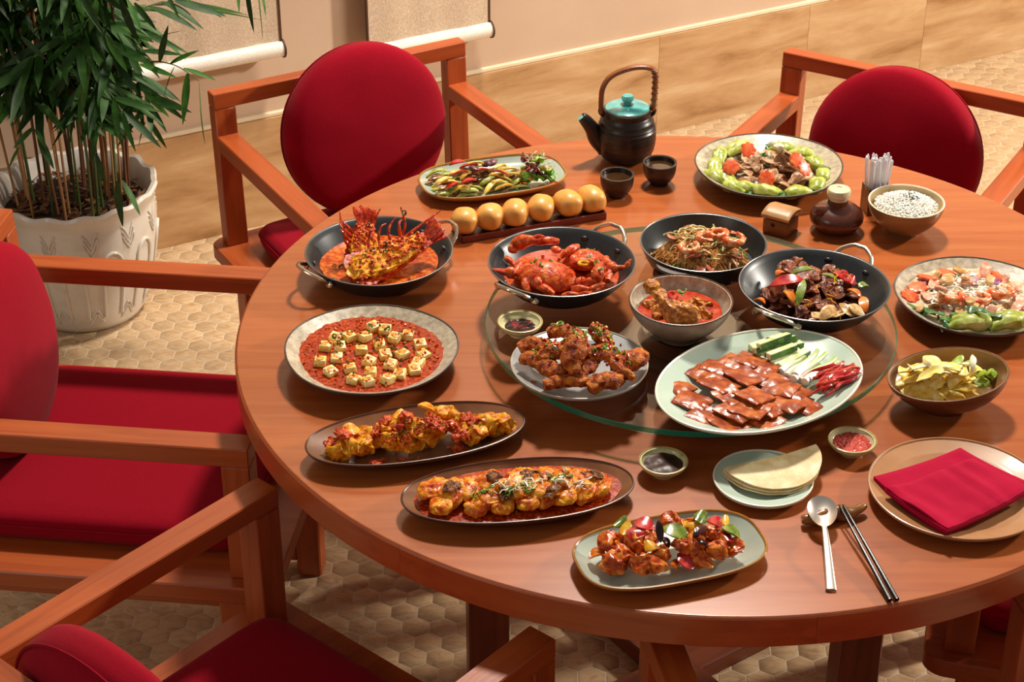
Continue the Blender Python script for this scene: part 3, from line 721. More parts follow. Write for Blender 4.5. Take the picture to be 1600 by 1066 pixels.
ORGP = fm('orange_pepper', ['#c05208', '#d86e10', '#e4892a'], 40, .22, .08, 60, .6)
CARROT = fm('carrot', ['#d4481c', '#e65c2c', '#ee7a48'], 60, .3, .1, 80, .4)
CHICK = fm('glazed_chicken', ['#922a06', '#ca520a', '#e88c28'], 50, .26, .25, 130, .25, spec=.35)
CRUST = fm('fried_crust', ['#742206', '#b4500c', '#da8424'], 60, .45, .6, 300, .08, spec=.3)
BEEF = fm('dark_beef', ['#481a0c', '#7c3618', '#aa6232'], 70, .34, .4, 140, .25, spec=.35)
MEATB = fm('pale_meat', ['#946444', '#bd8e66', '#d6b08a'], 80, .36, .35, 110, .25)
SHRIMP = fm('cooked_shrimp', ['#d4481a', '#e67e42', '#f2bc90'], 60, .25, .15, 70, .5)
EGG = fm('egg_batter', ['#cc5c06', '#e69412', '#f4bc3a'], 70, .42, .4, 120, .1, spec=.25)
TOPPING = fm('red_topping', ['#a61c06', '#cc3c0e', '#e8842c'], 170, .35, .5, 260, .15, spec=.35)
FISHM = fm('sauced_fish', ['#b83c06', '#e0780c', '#f2ae2e'], 50, .34, .3, 120, .15, spec=.3)
FSKIN = fm('dark_fish_skin', ['#34180a', '#643818', '#985c2c'], 120, .45, .4, 180, .05, spec=.2)
PIG = fm('crisp_pork_skin', ['#86300e', '#a84a1a', '#c26c34'], 28, .26, .1, 160, .15, spec=.35)
TOFU = fm('tofu', ['#e2b048', '#f0d884', '#f6e6a8'], 70, .4, .05, 60, .2, sss=.15)
TOFUT = fm('tofu_stain', ['#c04a10', '#e08a20', '#eec050'], 120, .3, .1, 60, .4)
SHELL = fm('lobster_shell', ['#8e1404', '#bc2e08', '#de5c18'], 70, .32, .35, 140, .2, spec=.4)
CRABM = fm('crab_shell', ['#a82a06', '#cc4610', '#e27a34'], 60, .34, .25, 170, .2, spec=.35)
NOOD = fm('brown_noodle', ['#9a541a', '#c4843a', '#e0ae64'], 40, .36, .1, 60, .25)
RICEN = fm('white_noodle', ['#e2d6bc', '#eee4d0', '#f6f0e4'], 40, .35, .1, 60, .3)
BOK = fm('bok_choy_stem', ['#86962a', '#a9b444', '#cdd080'], 30, .34, .15, 50, .3)
LEAFD = fm('bok_choy_leaf', ['#1f4a1a', '#2f6424', '#4a7e30'], 50, .35, .3, 60, .4)
MUSH = fm('dark_mushroom', ['#1f1410', '#3a261c', '#5a3d2a'], 50, .35, .2)
WHITE = fm('scallion_white', ['#d4cc9a', '#ece6c4', '#f6f2dc'], 30, .35, .08)
PICK = fm('pickled_cabbage', ['#ecc030', '#f6dc70', '#fbf0bc'], 34, .38, .12, 60, .1, spec=.3)
PURP = fm('purple_leaf', ['#3a1420', '#5a2030', '#7a3a44'], 50, .4, .2)

def circ(c, r, n, seed, zf=0.0, inner=0.0):
    q = random.Random(seed); out = []
    for _ in range(n):
        a, d = q.uniform(0, 6.283), r * math.sqrt(q.uniform(inner, 1)); out.append((c[0] + d * math.cos(a), c[1] + d * math.sin(a), c[2] + zf))
    return out
def scatter(name, label, cat, gs, pts, mat, tilt=1.2, seed=1, sc=(.7, 1.3), lift=.0012):
    q = random.Random(seed); parts = []
    pts = [(p[0], p[1], drop(p[0], p[1]) + lift) for p in pts]
    o = Vector(pts[0])
    for p in pts:
        parts.append(xf(q.choice(gs), tuple(Vector(p) - o), (q.uniform(-tilt, tilt), q.uniform(-tilt, tilt), q.uniform(0, 6.28)), q.uniform(*sc)))
    return tag(obj(name, join(*parts), mat, loc=o), label, cat, kind='stuff')
RINGS = [g_tube([(.0032 * math.cos(a), .0032 * math.sin(a), 0) for a in [i * math.pi / 4 for i in range(8)]], .0011, 5, closed=True), g_blob(.0028, .0018, .0012, sub=1)]
CRUMB = [g_blob(.0022, .0018, .0016, .0006, 400, k, 1) for k in range(3)]
SHRED = [g_tube(bez([(-.009, 0, 0), (-.003, .002, .002), (.004, -.001, .002), (.010, .002, 0)], 3), .0008, 4), g_tube(bez([(-.007, .002, 0), (0, -.002, .003), (.008, 0, .001)], 3), .0009, 4)]
def slices(mat, name, lx, ly, th, n=3, shape='oval', bend=.006, amp=.003, freq=60):
    return [mesh(name, g_sheet(lx * (1 + .15 * (k - 1)), ly, th, 9, 7, lambda x, y, k=k: bend * math.sin(x * 70 + k * 2) * (1 if k % 2 else -1) + bend * .6 * (y / ly) ** 2, shape, amp, freq, k + 1), mat) for k in range(n)]
def lumps(mat, name, rx, ry, rz, n=3, amp=.004, freq=70, sub=3): return [mesh(name, g_blob(rx, ry, rz, amp, freq, k + 1, sub), mat) for k in range(n)]
def many(name, ms, pts, label, cat, group, tilt=.35, yaw=None, sc=(.9, 1.1), lift=None, zmax=9):
    base = label; rk = {i: r_ for r_, i in enumerate(sorted(range(len(pts)), key=lambda i: pts[i][0]))}
    for i, p in enumerate(pts):
        if lift is not None: p = (p[0], p[1], min(zmax, drop(p[0], p[1]) + lift))
        label = base % ORD[rk[i]] if '%s' in base else base
        put(name, ms[i % len(ms)], (p[0], p[1], p[2]), (rr(-tilt, tilt), rr(-tilt, tilt), rr(0, 6.28) if yaw is None else yaw + rr(-.35, .35)), label, cat, group, rr(*sc))
def strip(mat, name, l, w, th, bend, n=2): return [mesh(name, g_sheet(l, w, th, 9, 3, lambda x, y, k=k: bend * (1 - (2 * x / l) ** 2) * (1 + .4 * k), 'leaf' if k else 'rect', .0008, 90, k), mat) for k in range(n)]
def shrimp_mesh(name='shrimp'):
    pts, rs = [], []
    for i in range(25):
        u = i / 24; a = 4.3 * u; r = .0145 * (1 - .22 * u)
        pts.append((r * math.cos(a), r * math.sin(a), .004 * u)); rs.append(.0068 * (1 - .55 * u) * (1 + .10 * math.sin(u * 40)) * (.75 + .25 * min(1, u * 8)))
    g = g_tube(pts, rs, 12); e = Vector(pts[-1]); out = [g]
    for s in (-.35, .35):
        t = g_sheet(.011, .005, .0012, 4, 3, None, 'leaf'); out.append(xf(t, e + Vector((.004, .003 * s, .001)), (0, 0, 4.3 + 1.57 + s)))
    return mesh(name, join(*out), SHRIMP)
SHR = shrimp_mesh()

# tofu in red sauce
pool('tofu_sauce', 'red minced-meat sauce filling the tofu plate', (-0.524, -0.123, T + .0245), 0.1235, SAUCE_R, amp=.0018, th=.012, freq=110, seed=3, n=96, m=24)
TF = [mesh('tofu_cube', wob(g_cbox(.0185, .0185, .0125, .0016, 2), .0012, 80, k), TOFU) for k in range(2)]
TS = mesh('sauce_stain', g_sheet(.0185, .0165, .0010, 7, 7, lambda x, y: -5 * (x * x + y * y), 'oval', .0009, 260, 3), TOFUT)
tofu = [(-0.524, -0.0503, 0.782), (-0.5052, -0.0591, 0.782), (-0.4679, -0.0742, 0.782), (-0.5826, -0.0843, 0.782), (-0.5606, -0.0821, 0.782), (-0.5364, -0.0817, 0.782), (-0.4884, -0.0855, 0.782), (-0.5962, -0.1089, 0.782), (-0.5735, -0.1126, 0.782), (-0.5391, -0.1196, 0.782), (-0.5106, -0.1067, 0.782), (-0.4469, -0.1052, 0.782), (-0.5004, -0.136, 0.782), (-0.4733, -0.1331, 0.782), (-0.4412, -0.1342, 0.782), (-0.5763, -0.1451, 0.782), (-0.6007, -0.1559, 0.782), (-0.5244, -0.1581, 0.782), (-0.4911, -0.1649, 0.782), (-0.4477, -0.1591, 0.782), (-0.5821, -0.1848, 0.782), (-0.553, -0.1756, 0.782), (-0.5205, -0.1876, 0.782), (-0.4744, -0.1933, 0.782), (-0.4527, -0.1809, 0.782), (-0.5452, -0.2073, 0.782), (-0.523, -0.2143, 0.782), (-0.4925, -0.208, 0.782)]
rank = {i: r_ for r_, i in enumerate(sorted(range(len(tofu)), key=lambda i: tofu[i][0]))}
for i, p in enumerate(tofu):
    yaw = rr(-.5, .9); o = put('tofu_cube', TF[i % 2], (p[0], p[1], T + .0285 + rr(-.0015, .0015)), (rr(-.16, .16), rr(-.16, .16), yaw), 'cream tofu cube, %s from the left in the red sauce' % ORD[rank[i]], 'tofu', 'tofu cubes in red sauce')
    s = bpy.data.objects.new('sauce_stain', TS); COL.objects.link(s); s.parent = o; s.location = (rr(-.001, .001), rr(-.001, .001), .0067); s.rotation_euler = (0, 0, rr(0, 3)); s.scale = (rr(.55, 1), rr(.55, 1), 1)
scatter('minced_meat', 'minced meat crumbs floating in the tofu sauce', 'mince', CRUMB, circ((-0.524, -0.123, T + .0225), .108, 260, 5), SAUCE_O, seed=4)
scatter('chopped_scallion', 'chopped scallion scattered on the tofu', 'scallion', RINGS, circ((-0.524, -0.13, T + .024), .075, 46, 8), HERB, seed=5)

# lobster
LC = (-0.529, 0.183)
pool('lobster_sauce', 'orange butter sauce in the lobster pan', (LC[0], LC[1], T + .021), 0.1015, SAUCE_O, amp=.0016, th=.014, seed=5)
def lobster(label, loc, rot, ln, fan=True):
    t = thing('lobster_half', label, 'lobster', loc, 0, 'lobster halves in the pan'); t.rotation_euler = rot
    v, f = [], []; n, m = 22, 15
    for i in range(n + 1):
        u = i / n; w = (.038 * (1 - .62 * u ** 1.5)) * (1 + .06 * math.sin(u * 44)) * min(1, .55 + u * 5); d = .034 * (1 - .5 * u) * min(1, .5 + u * 4)
        for j in range(m):
            a = math.pi * j / (m - 1); v.append((u * ln, w * math.cos(a), .012 - d * math.sin(a) - .006 * math.sin(u * 3)))
    for i in range(n):
        for j in range(m - 1): f.append((i * m + j, i * m + j + 1, (i + 1) * m + j + 1, (i + 1) * m + j))
    f += [tuple(range(m)), tuple(n * m + j for j in range(m))[::-1]] + [(i * m, (i + 1) * m, (i + 1) * m + m - 1, i * m + m - 1) for i in range(n)]
    obj('shell', wob((v, f), .0012, 90, 2), SHELL, t)
    meat = g_blob(ln * .5, .033, .012, .006, 110, 4, 4); meat = ([(x + ln * .47, y * (1 - .45 * max(0, x / ln + .5) ** 1.5), z + .012) for x, y, z in meat[0]], meat[1])
    mo = obj('stuffed_meat', meat, EGG, t)
    q = random.Random(len(label)); cr = []
    for k in range(120):
        x = q.uniform(.05, .94) * ln; yy = q.uniform(-.027, .027) * (1 - .5 * x / ln); cr.append(xf(g_blob(.0034, .003, .0024, .0012, 300, k, 1), (x, yy, .0245 + q.uniform(-.003, .002) - .006 * abs(2 * x / ln - 1) ** 2 - 6 * yy * yy)))
    obj('chilli_crumbs', join(*cr), TOPPING, mo)
    if fan:
        for k in range(4):
            a = -.7 + .46 * k; g = g_sheet(.044, .019, .0025, 6, 4, lambda x, y: .003 * math.sin(x * 120), 'leaf', .0008, 90, k)
            obj('tail_fan', xf(g, (ln + .010, math.sin(a) * .012, .010 + .003 * k), (0, -.35, a)), SHELL, t)
    for k in range(4):
        x = ln * (.34 + .13 * k); s = 1 if k % 2 else 1
        pts = bez([(x, .018, .008), (x + .004, .034, .020 + .004 * k), (x + .014, .042, .040 - .003 * k), (x + .026, .046, .030 + .004 * k)], 5)
        obj('leg', g_tube(pts, [.0034 - .0026 * i / (len(pts) - 1) for i in range(len(pts))], 7), SHELL, t)
    return t
lobster('lobster half lying across the pan, tail to the right', (-0.574, 0.112, T + .030), (0.40, -.17, rad(33)), .155)
lobster('lobster half propped against the back of the pan, head up', (-0.552, 0.172, T + .024), (0.15, -.58, rad(96)), .072)
for k, (a, b, c) in enumerate((((-.50, .205, T + .045), (-.485, .215, T + .075), (-.492, .222, T + .108)), ((-.505, .20, T + .045), (-.46, .222, T + .072), (-.425, .243, T + .090)), ((-.545, .225, T + .06), (-.535, .232, T + .085), (-.528, .24, T + .095)))):
    put('lobster_feeler', mesh('lobster_feeler', (lambda g: ([(x - a[0], y - a[1], z - a[2]) for x, y, z in g[0]], g[1]))(g_tube(bez([a, b, c], 6), [.0034 - .0022 * i / 12 for i in range(13)], 7)), SHELL), a, (0, 0, 0), ['thin red lobster feeler standing upright in the pan', 'long red lobster feeler reaching to the right handle', 'short red lobster feeler at the back of the pan'][k], 'feeler', 'lobster feelers')
scatter('chopped_scallion', 'chopped scallion in the lobster pan', 'scallion', RINGS, circ((LC[0], LC[1], T + .024), .085, 24, 18) + [(-.56 + rr(0, .09), .14 + rr(0, .07), T + .056) for _ in range(14)], HERB, seed=15)

# crab
CC = (-0.220, 0.060)
pool('crab_sauce', 'red sauce in the crab pan', (CC[0], CC[1], G + .018), 0.0945, SAUCE_C, amp=.0018, th=.013, seed=6)
def carapace(label, loc, rot, s=1.0):
    t = thing('crab', label, 'crab', loc, 0, 'crab shells in the pan'); t.rotation_euler = rot
    g = g_lathe([(0, .019), (.2, .0186), (.45, .0165), (.7, .0115), (.88, .005), (.97, .001), (1, -.003), (.93, -.008), (.6, -.012), (0, -.013)], .047 * s, .034 * s, 2.3, 64,
                lambda tt, r, z: (1 + (.045 * max(0, math.sin(tt * 15)) * (1 if math.sin(tt) > -.1 else 0) if r > .9 else 0), 0))
    obj('carapace', wob(g, .0018, 70, 3), CRABM, t)
    for k, (x, y) in enumerate(((-.012, .028), (.012, .028))): obj('eye_stalk', g_tube([(x * s, y * s, .004), (x * s * 1.1, (y + .006) * s, .009)], [.0022, .003], 8), SHELL, t)
    return t
carapace('large orange crab shell at the front of the crab pan', (-0.246, 0.030, G + .036), (.18, .10, rad(-12)), 1.05)
carapace('paler crab shell half sunk at the back of the crab pan', (-0.182, 0.088, G + .030), (-.1, -.25, rad(-35)), .85)
def claw(label, pts, r0, loc0, fingers=True):
    o = Vector(pts[0]); t = thing('crab_claw', label, 'crab claw', o, 0, 'crab claws and legs in the pan')
    P = [Vector(p) - o for p in pts]
    for k in range(len(P) - 1):
        a, b = P[k], P[k + 1]; m = (a + b) / 2 + Vector((0, 0, .002)); r = r0 * (.72 + .28 * k if fingers else 1 - .28 * k)
        obj('claw_segment', wob(g_tube(bez([a, a.lerp(b, .3) + Vector((0, 0, .001)), m, b], 4), [r * (.55 + .5 * math.sin(math.pi * min(1, .12 + i / 13))) for i in range(13)], 12), .0007, 120, k), CRABM, t)
    if fingers:
        d = (P[-1] - P[-2]).normalized(); n = Vector((-d.y, d.x, .3)).normalized()
        for s in (-1, 1):
            pts2 = bez([P[-1] - d * .004, P[-1] + d * .008 + n * (.006 * s), P[-1] + d * .022 + n * (.0015 * s)], 5)
            obj('claw_finger', g_tube(pts2, [r0 * (.62 - .55 * i / 10) for i in range(11)], 9), SHELL, t)
    return t
claw('big red crab claw bent over the back left of the pan', [(-0.3013, 0.1022, 0.835), (-0.2978, 0.1148, 0.842), (-0.2653, 0.0935, 0.862)], .0125, None)
claw('red crab claw along the left rim of the pan', [(-0.2807, 0.0751, 0.832), (-0.2979, 0.027, 0.834), (-0.3131, 0.0267, 0.838)], .010, None)
claw('red crab claw standing at the right of the shell', [(-0.1837, -0.0024, 0.83), (-0.1657, -0.0067, 0.842), (-0.1595, 0.0275, 0.852)], .011, None)
claw('red crab claw at the far right of the crab pan', [(-0.1572, 0.0767, 0.835), (-0.1349, 0.0425, 0.84), (-0.1456, 0.0285, 0.838)], .010, None)
for k, (pts, lab) in enumerate((([(-0.1437, 0.0339, 0.836), (-0.1167, 0.0352, 0.842), (-0.1073, 0.0417, 0.852)], 'thin red crab leg curling up at the right rim'), ([(-0.2058, -0.0125, 0.828), (-0.1776, -0.0197, 0.832), (-0.1521, -0.0061, 0.834)], 'crab leg lying along the front of the pan'),
                                ([(-0.2211, -0.0275, 0.823), (-0.1946, -0.0295, 0.827), (-0.1727, -0.0261, 0.827)], 'crab leg lowest at the front rim of the pan'), ([(-0.3116, 0.0896, 0.83), (-0.2979, 0.0644, 0.83), (-0.2876, 0.0504, 0.826)], 'crab leg at the left of the pan under the claw'))):
    claw(lab, pts, .0058, None, False)
many('carrot_chunk', lumps(CARROT, 'carrot_chunk', .009, .007, .006, 2, .0015, 100, 2), [(-0.2289, 0.0964, 0.842), (-0.2004, 0.0675, 0.84), (-0.2962, 0.0359, 0.832), (-0.2594, -0.0066, 0.84), (-0.1902, 0.0079, 0.832)], 'orange carrot chunk among the crab pieces', 'carrot', 'carrot chunks in the crab pan')
many('crab_leg_piece', [mesh('crab_leg_piece', wob(g_tube(bez([(-.02, 0, 0), (0, .003, .004), (.02, 0, 0)], 5), [.004 + .003 * math.sin(i * .35) for i in range(11)], 9), .0008, 150, 2), CRABM)], [(-0.1839, 0.0496, 0.84), (-0.2442, 0.1146, 0.846), (-0.1439, 0.0677, 0.836), (-0.1405, 0.0255, 0.83), (-0.2494, -0.016, 0.828), (-0.2065, 0.0966, 0.838), (-0.276, 0.0083, 0.826)], 'short orange crab leg piece in the sauce', 'crab leg', 'crab leg pieces')
many('orange_ring', [mesh('orange_ring', g_tube([(.0095 * math.cos(i * .44), .0095 * math.sin(i * .44), 0) for i in range(13)], .0026, 7), YELP)], [(-0.1846, 0.0347, 0.85)], 'curved yellow pepper ring on top of the crab', 'pepper', None)
scatter('chopped_scallion', 'chopped scallion over the crab', 'scallion', RINGS, [(CC[0] + rr(-.07, .07), CC[1] + rr(-.06, .05), G + .056 - rr(0, .014)) for _ in range(26)], GREEN, seed=25)

# shrimp noodles in the skillet
NC = (0.019, 0.136)
def noodle_mound(name, label, c, a, h, mat, n, seed, r=.0014, b=None):
    q = random.Random(seed); gs = [g_lathe([(0, h * .72), (.35, h * .66), (.7, h * .4), (.92, .004), (.9, 0), (0, 0)], a * .92, (b or a) * .92, n=40)]
    gs[0] = wob(gs[0], .004, 60, seed)
    for _ in range(n):
        ang, d = q.uniform(0, 6.28), a * math.sqrt(q.uniform(0, .85)); x, y = d * math.cos(ang), d * math.sin(ang) * (b or a) / a; yaw = q.uniform(0, 6.28); l = q.uniform(.018, .05); pts = []
        for i in range(6):
            u = i / 5 - .5; bx_ = x + l * u * math.cos(yaw + u * q.uniform(-2, 2)); by_ = y + l * u * math.sin(yaw + u * 1.4)
            rr2 = min(1, math.hypot(bx_ / a, by_ / (b or a))); pts.append((bx_, by_, h * .78 * (1 - rr2 ** 2.2) + .003 + q.uniform(-.001, .005) * (1 - 4 * u * u)))
        gs.append(g_tube(bez(pts, 3), r * q.uniform(.7, 1.2), 5))
    return tag(obj(name, join(*gs), mat, loc=c), label, 'noodles', kind='stuff')
noodle_mound('stir_fried_noodles', 'mound of brown stir-fried noodles in the skillet', (NC[0] - .004, NC[1] - .010, G + .004), .078, .064, NOOD, 420, 3, .0019)
many('pork_slice', slices(fm('braised_pork', ['#6a2410', '#92401c', '#b4643a'], 60), 'pork_slice', .030, .022, .004), [(-0.0562, 0.0954, 0.83), (-0.0335, 0.0673, 0.832), (-0.0346, 0.1384, 0.842), (0.0593, 0.1039, 0.842), (0.0763, 0.1416, 0.842), (0.0105, 0.0575, 0.834), (0.0251, 0.0622, 0.838), (-0.0004, 0.0742, 0.848), (0.0608, 0.0867, 0.838), (-0.0044, 0.1711, 0.85)], 'braised brown meat slice among the noodles', 'meat', 'meat slices in the noodles', .4, lift=.002)
scatter('bean_sprouts', 'pale bean sprouts and cabbage shreds in the skillet noodles', 'sprouts', [g_tube(bez([(-.012, 0, 0), (-.003, .003, .003), (.006, -.001, .002), (.013, .003, 0)], 3), .0013, 5)], [(NC[0] + rr(-.055, .055), NC[1] - .012 + rr(-.05, .045), G + .044 - rr(0, .012)) for _ in range(46)], fm('sprout', ['#c2b468', '#dccf90', '#efe6bc']), .5, 7)
scatter('scallion_strips', 'green scallion strips in the skillet noodles', 'scallion', SHRED, [(NC[0] + rr(-.05, .065), NC[1] - .012 + rr(-.05, .04), G + .044 - rr(0, .012)) for _ in range(30)], GREEN, .5, 9)
for p, z, yaw, lab in (((-0.0078, 0.0822, 0.865), .002, 2.2, 'orange shrimp at the front left of the noodles'), ((0.0194, 0.1, 0.872), 0, .4, 'orange curled shrimp on top of the noodles'), ((0.0405, 0.1228, 0.87), 0, 4.6, 'orange shrimp at the back of the noodles'), ((0.0672, 0.1066, 0.862), 0, 3.3, 'orange shrimp at the right of the noodles')):
    put('shrimp', SHR, (p[0], p[1], drop(p[0], p[1]) + .0065), (rr(-.2, .1), rr(-.15, .15), yaw), lab, 'shrimp', 'shrimp on the skillet noodles', 1.1)

# beef and peppers
BC = (0.184, -0.018)
pool('beef_gravy', 'dark brown gravy under the beef', (BC[0], BC[1], G + .013), 0.084, fm('gravy', ['#2a0f06', '#4a1d0c', '#6a3016'], 60, .2), amp=.0012, th=.008, seed=9)
bs = slices(BEEF, 'beef_slice', .036, .026, .0045, 4, bend=.008, amp=.005, freq=70)
qb = random.Random(12); bp = []
for k in range(78):
    a, d = qb.uniform(0, 6.28), .072 * math.sqrt(qb.uniform(0, 1)); h = .040 * (1 - (d / .082) ** 2)
    bp.append((BC[0] - .003 + d * math.cos(a), BC[1] - .008 + d * math.sin(a) * .95, G + .014 + h * (.55 + .45 * (k / 78))))
many('beef_slice', bs, bp, 'dark glossy beef slice in the pan', 'beef', 'beef slices in the pan', .5, sc=(.8, 1.15), lift=.0014, zmax=G + .058)
def sticks(name, mat, segs, w, th, bend, label, cat, group, labels=None):
    for k, (p, q_) in enumerate(segs):
        p, q_ = Vector(p), Vector(q_); l = (q_ - p).length
        me = mesh(name, g_sheet(l, w, th, 9, 4, lambda x, y: bend * (1 - (2 * x / l) ** 2) + .35 * (y * y) / w, 'leaf', .0006, 80, k), mat)
        d = q_ - p; put(name, me, (p + q_) / 2, (rr(-.3, .3), -math.asin(max(-1, min(1, d.z / l))), math.atan2(d.y, d.x)), labels[k] if labels else label, cat, group)
seg = lambda L: list(zip(L[0::2], L[1::2]))
sticks('red_pepper_strip', REDP, seg([(0.1079, -0.0443, 0.852), (0.1608, -0.0519, 0.866), (0.2122, -0.0179, 0.862), (0.2313, -0.0427, 0.858), (0.226, -0.0321, 0.858), (0.2446, -0.0389, 0.85)]), .023, .004, .006, '', 'pepper', 'red pepper strips on the beef', ['long red pepper strip at the left of the beef', 'red pepper strip at the back right of the beef', 'short red pepper strip behind the beef at the right'])
sticks('green_pepper_strip', GRNP, seg([(0.1456, -0.0196, 0.86), (0.1802, -0.0108, 0.864), (0.1604, -0.0537, 0.868), (0.1448, -0.1013, 0.848), (0.19, -0.0378, 0.868), (0.2147, -0.0482, 0.862), (0.2514, -0.0245, 0.838), (0.2725, -0.0138, 0.834)]), .014, .0035, .004, '', 'pepper', 'green pepper strips on the beef', ['green pepper piece at the back of the beef', 'upright green scallion stalk across the beef', 'green strip on top of the beef', 'olive green pepper at the right of the pan'])
sticks('orange_pepper_strip', ORGP, seg([(0.2305, -0.053, 0.85), (0.2487, -0.0703, 0.846), (0.2521, -0.0703, 0.846), (0.2526, -0.1043, 0.838), (0.123, -0.0068, 0.848), (0.1374, 0.0003, 0.852), (0.0817, -0.0595, 0.834), (0.0994, -0.0699, 0.834), (0.1272, -0.0672, 0.856), (0.1395, -0.0946, 0.85)]), .016, .004, .004, '', 'pepper', 'orange pepper strips in the beef', ['orange pepper strip at the right of the beef', 'amber pepper strip by the right rim', 'amber pepper piece at the back left', 'orange pepper strip by the left rim', 'glossy orange pepper wedge in the middle of the beef'])
many('onion_piece', slices(fm('onion', ['#b07a3a', '#cfa060', '#e4c490'], 40), 'onion_piece', .036, .02, .003, 2, 'leaf', bend=.006), [(0.174, -0.111, 0.836), (0.1907, -0.1111, 0.838), (0.2093, -0.1111, 0.838), (0.2381, -0.1008, 0.836), (0.2218, -0.1045, 0.842)], 'pale onion piece at the front of the beef', 'onion', 'onion pieces in the beef')
scatter('ginger_shreds', 'yellow ginger shreds on the beef', 'ginger', SHRED, [(BC[0] + rr(-.03, .05), BC[1] + rr(-.06, .02), G + .056 - rr(0, .008)) for _ in range(12)], YELP, .4, 31)

# red curry bowl
KC = (-0.038, -0.104)
pool('red_curry', 'coral red curry in the stoneware bowl', (KC[0], KC[1], G + .046), 0.0655, fm('curry', ['#921806', '#bc3410', '#d45c30'], 26, .22, .05, 60, .2, spec=.25), amp=.001, th=.02, seed=11)
leg = thing('roast_drumstick', 'golden roasted chicken leg with bone end up, in the curry', 'chicken', (KC[0], KC[1], G + .05))
LEGM2 = fm('roast_chicken', ['#86400e', '#b86a1e', '#dc9c42'], 70, .38, .5, 150, .15, spec=.3)
a0, a1, a2, a3 = [(-0.0853, -0.1114, 0.888), (-0.0683, -0.1304, 0.876), (-0.0437, -0.1537, 0.862), (-0.0138, -0.1531, 0.856)]
O_ = Vector((KC[0], KC[1], G + .05))
pts = bez([Vector(p) - O_ for p in (a0, a1, a2, a3)], 6); rs = [.0115, .0105, .0085, .0075, .0075, .008, .0092, .0115, .014, .0165, .0195, .0215, .0225, .023, .0225, .0215, .020, .016, .009]
obj('meat', wob(wob(g_tube(pts, rs[:len(pts)], 32), .004, 75, 2), .0024, 190, 7), LEGM2, leg)
obj('bone_end', wob(g_blob(.013, .013, .012, 0, 1, 1, 2), .003, 90, 5), LEGM2, leg, loc=Vector(a0) - O_)
many('chicken_piece', lumps(LEGM2, 'chicken_piece', .019, .014, .009, 3, .009, 95, 4), [(-0.0686, -0.1126, 0.842), (-0.033, -0.1266, 0.844), (-0.0061, -0.1179, 0.842), (-0.08, -0.0871, 0.838), (-0.0069, -0.0826, 0.84)], 'browned chicken piece half sunk in the curry, %s from the left', 'chicken', 'chicken pieces in the curry')
put('chilli_ring', mesh('chilli_ring', g_tube([(.0075 * math.cos(i * .4), .0075 * math.sin(i * .4), .002 * math.sin(i * .6)) for i in range(14)], .0021, 7), REDP), (-0.0544, -0.1354, 0.885), (.5, .2, 1.2), 'bright red chilli ring on the chicken leg', 'chilli')
put('scallion_curl', mesh('scallion_curl', g_tube([(.005 * math.cos(i * .5), .005 * math.sin(i * .5), .0009 * i) for i in range(15)], .0017, 6), GREEN), (-0.0433, -0.1266, 0.883), (.3, .4, 0), 'green scallion curl beside the red chilli ring', 'scallion')

# fried wings
WC = (-0.199, -0.215)
def wing(name, l, r, seed, kind=0):
    n = 16; pts = bez([(-l / 2, 0, 0), (-l * .15, .004, .003), (l * .2, -.003, .003), (l / 2, .004, -.001)], 11)
    m = len(pts); rs = [r * (.5 + .65 * math.sin(math.pi * min(1, (.1 + .85 * i / (m - 1)))) ** .8) * (1 - .35 * (i / (m - 1)) * kind) for i in range(m)]
    return mesh(name, wob(wob(g_tube(pts, rs, 28, up=(0, 0, 1), flat=.76), .0032, 80, seed), .0013, 260, seed + 3), CRUST)
wings = [([(-0.2813, -0.2285, 0.828), (-0.225, -0.2694, 0.826)], .0145, 'fried chicken wing at the front left of the pile'), ([(-0.2485, -0.2969, 0.824), (-0.1777, -0.2861, 0.824)], .0125, 'long fried chicken wing lowest at the front'),
         ([(-0.1803, -0.304, 0.824), (-0.1413, -0.2805, 0.825)], .0135, 'fried chicken wing at the front right'), ([(-0.2077, -0.24, 0.872), (-0.2105, -0.2855, 0.846)], .0195, 'broad flat fried wing standing in the middle of the pile'),
         ([(-0.1384, -0.2599, 0.828), (-0.1081, -0.2291, 0.834)], .0165, 'fried chicken wing at the right of the pile'), ([(-0.2841, -0.2084, 0.834), (-0.2481, -0.2051, 0.84)], .0135, 'dark fried wing at the left of the pile'),
         ([(-0.1806, -0.2071, 0.866), (-0.1567, -0.2256, 0.85)], .0125, 'crisp fried wing tip at the back right of the pile'), ([(-0.2412, -0.1914, 0.85), (-0.2043, -0.1978, 0.856)], .0135, 'fried wing at the back of the pile'),
         ([(-0.1764, -0.235, 0.85), (-0.1254, -0.2849, 0.83)], .0085, 'thin pale fried wing tip pointing to the right'), ([(-0.1819, -0.2563, 0.846), (-0.1525, -0.241, 0.848)], .015, 'fried wing half hidden right of the middle'), ([(-0.2536, -0.2464, 0.84), (-0.2193, -0.2217, 0.842)], .0145, 'fried wing half hidden left of the middle'), ([(-0.2018, -0.2882, 0.832), (-0.1818, -0.2556, 0.84)], .014, 'fried wing below the middle piece')]
for k, (pq, r, lab) in enumerate(wings):
    p, q_ = Vector(pq[0]), Vector(pq[1]); d = q_ - p; l = d.length + .012
    put('chicken_wing', wing('chicken_wing', l, r, k, k % 2), (p + q_) / 2, (rr(-.2, .2), -math.asin(max(-1, min(1, d.z / d.length))), math.atan2(d.y, d.x)), lab, 'chicken wing', 'fried chicken wings')
wp_ = [(WC[0] + rr(-.075, .075), WC[1] + rr(-.05, .06)) for _ in range(170)]
wz_ = lambda x, y: G + .020 + .042 * max(0, 1 - ((x - WC[0]) / .085) ** 2 - ((y - WC[1] - .01) / .075) ** 2)
scatter('chopped_scallion', 'chopped scallion over the fried wings', 'scallion', RINGS, [(x, y, wz_(x, y)) for x, y in wp_[:80]], GREEN, seed=41, sc=(.9, 1.6))
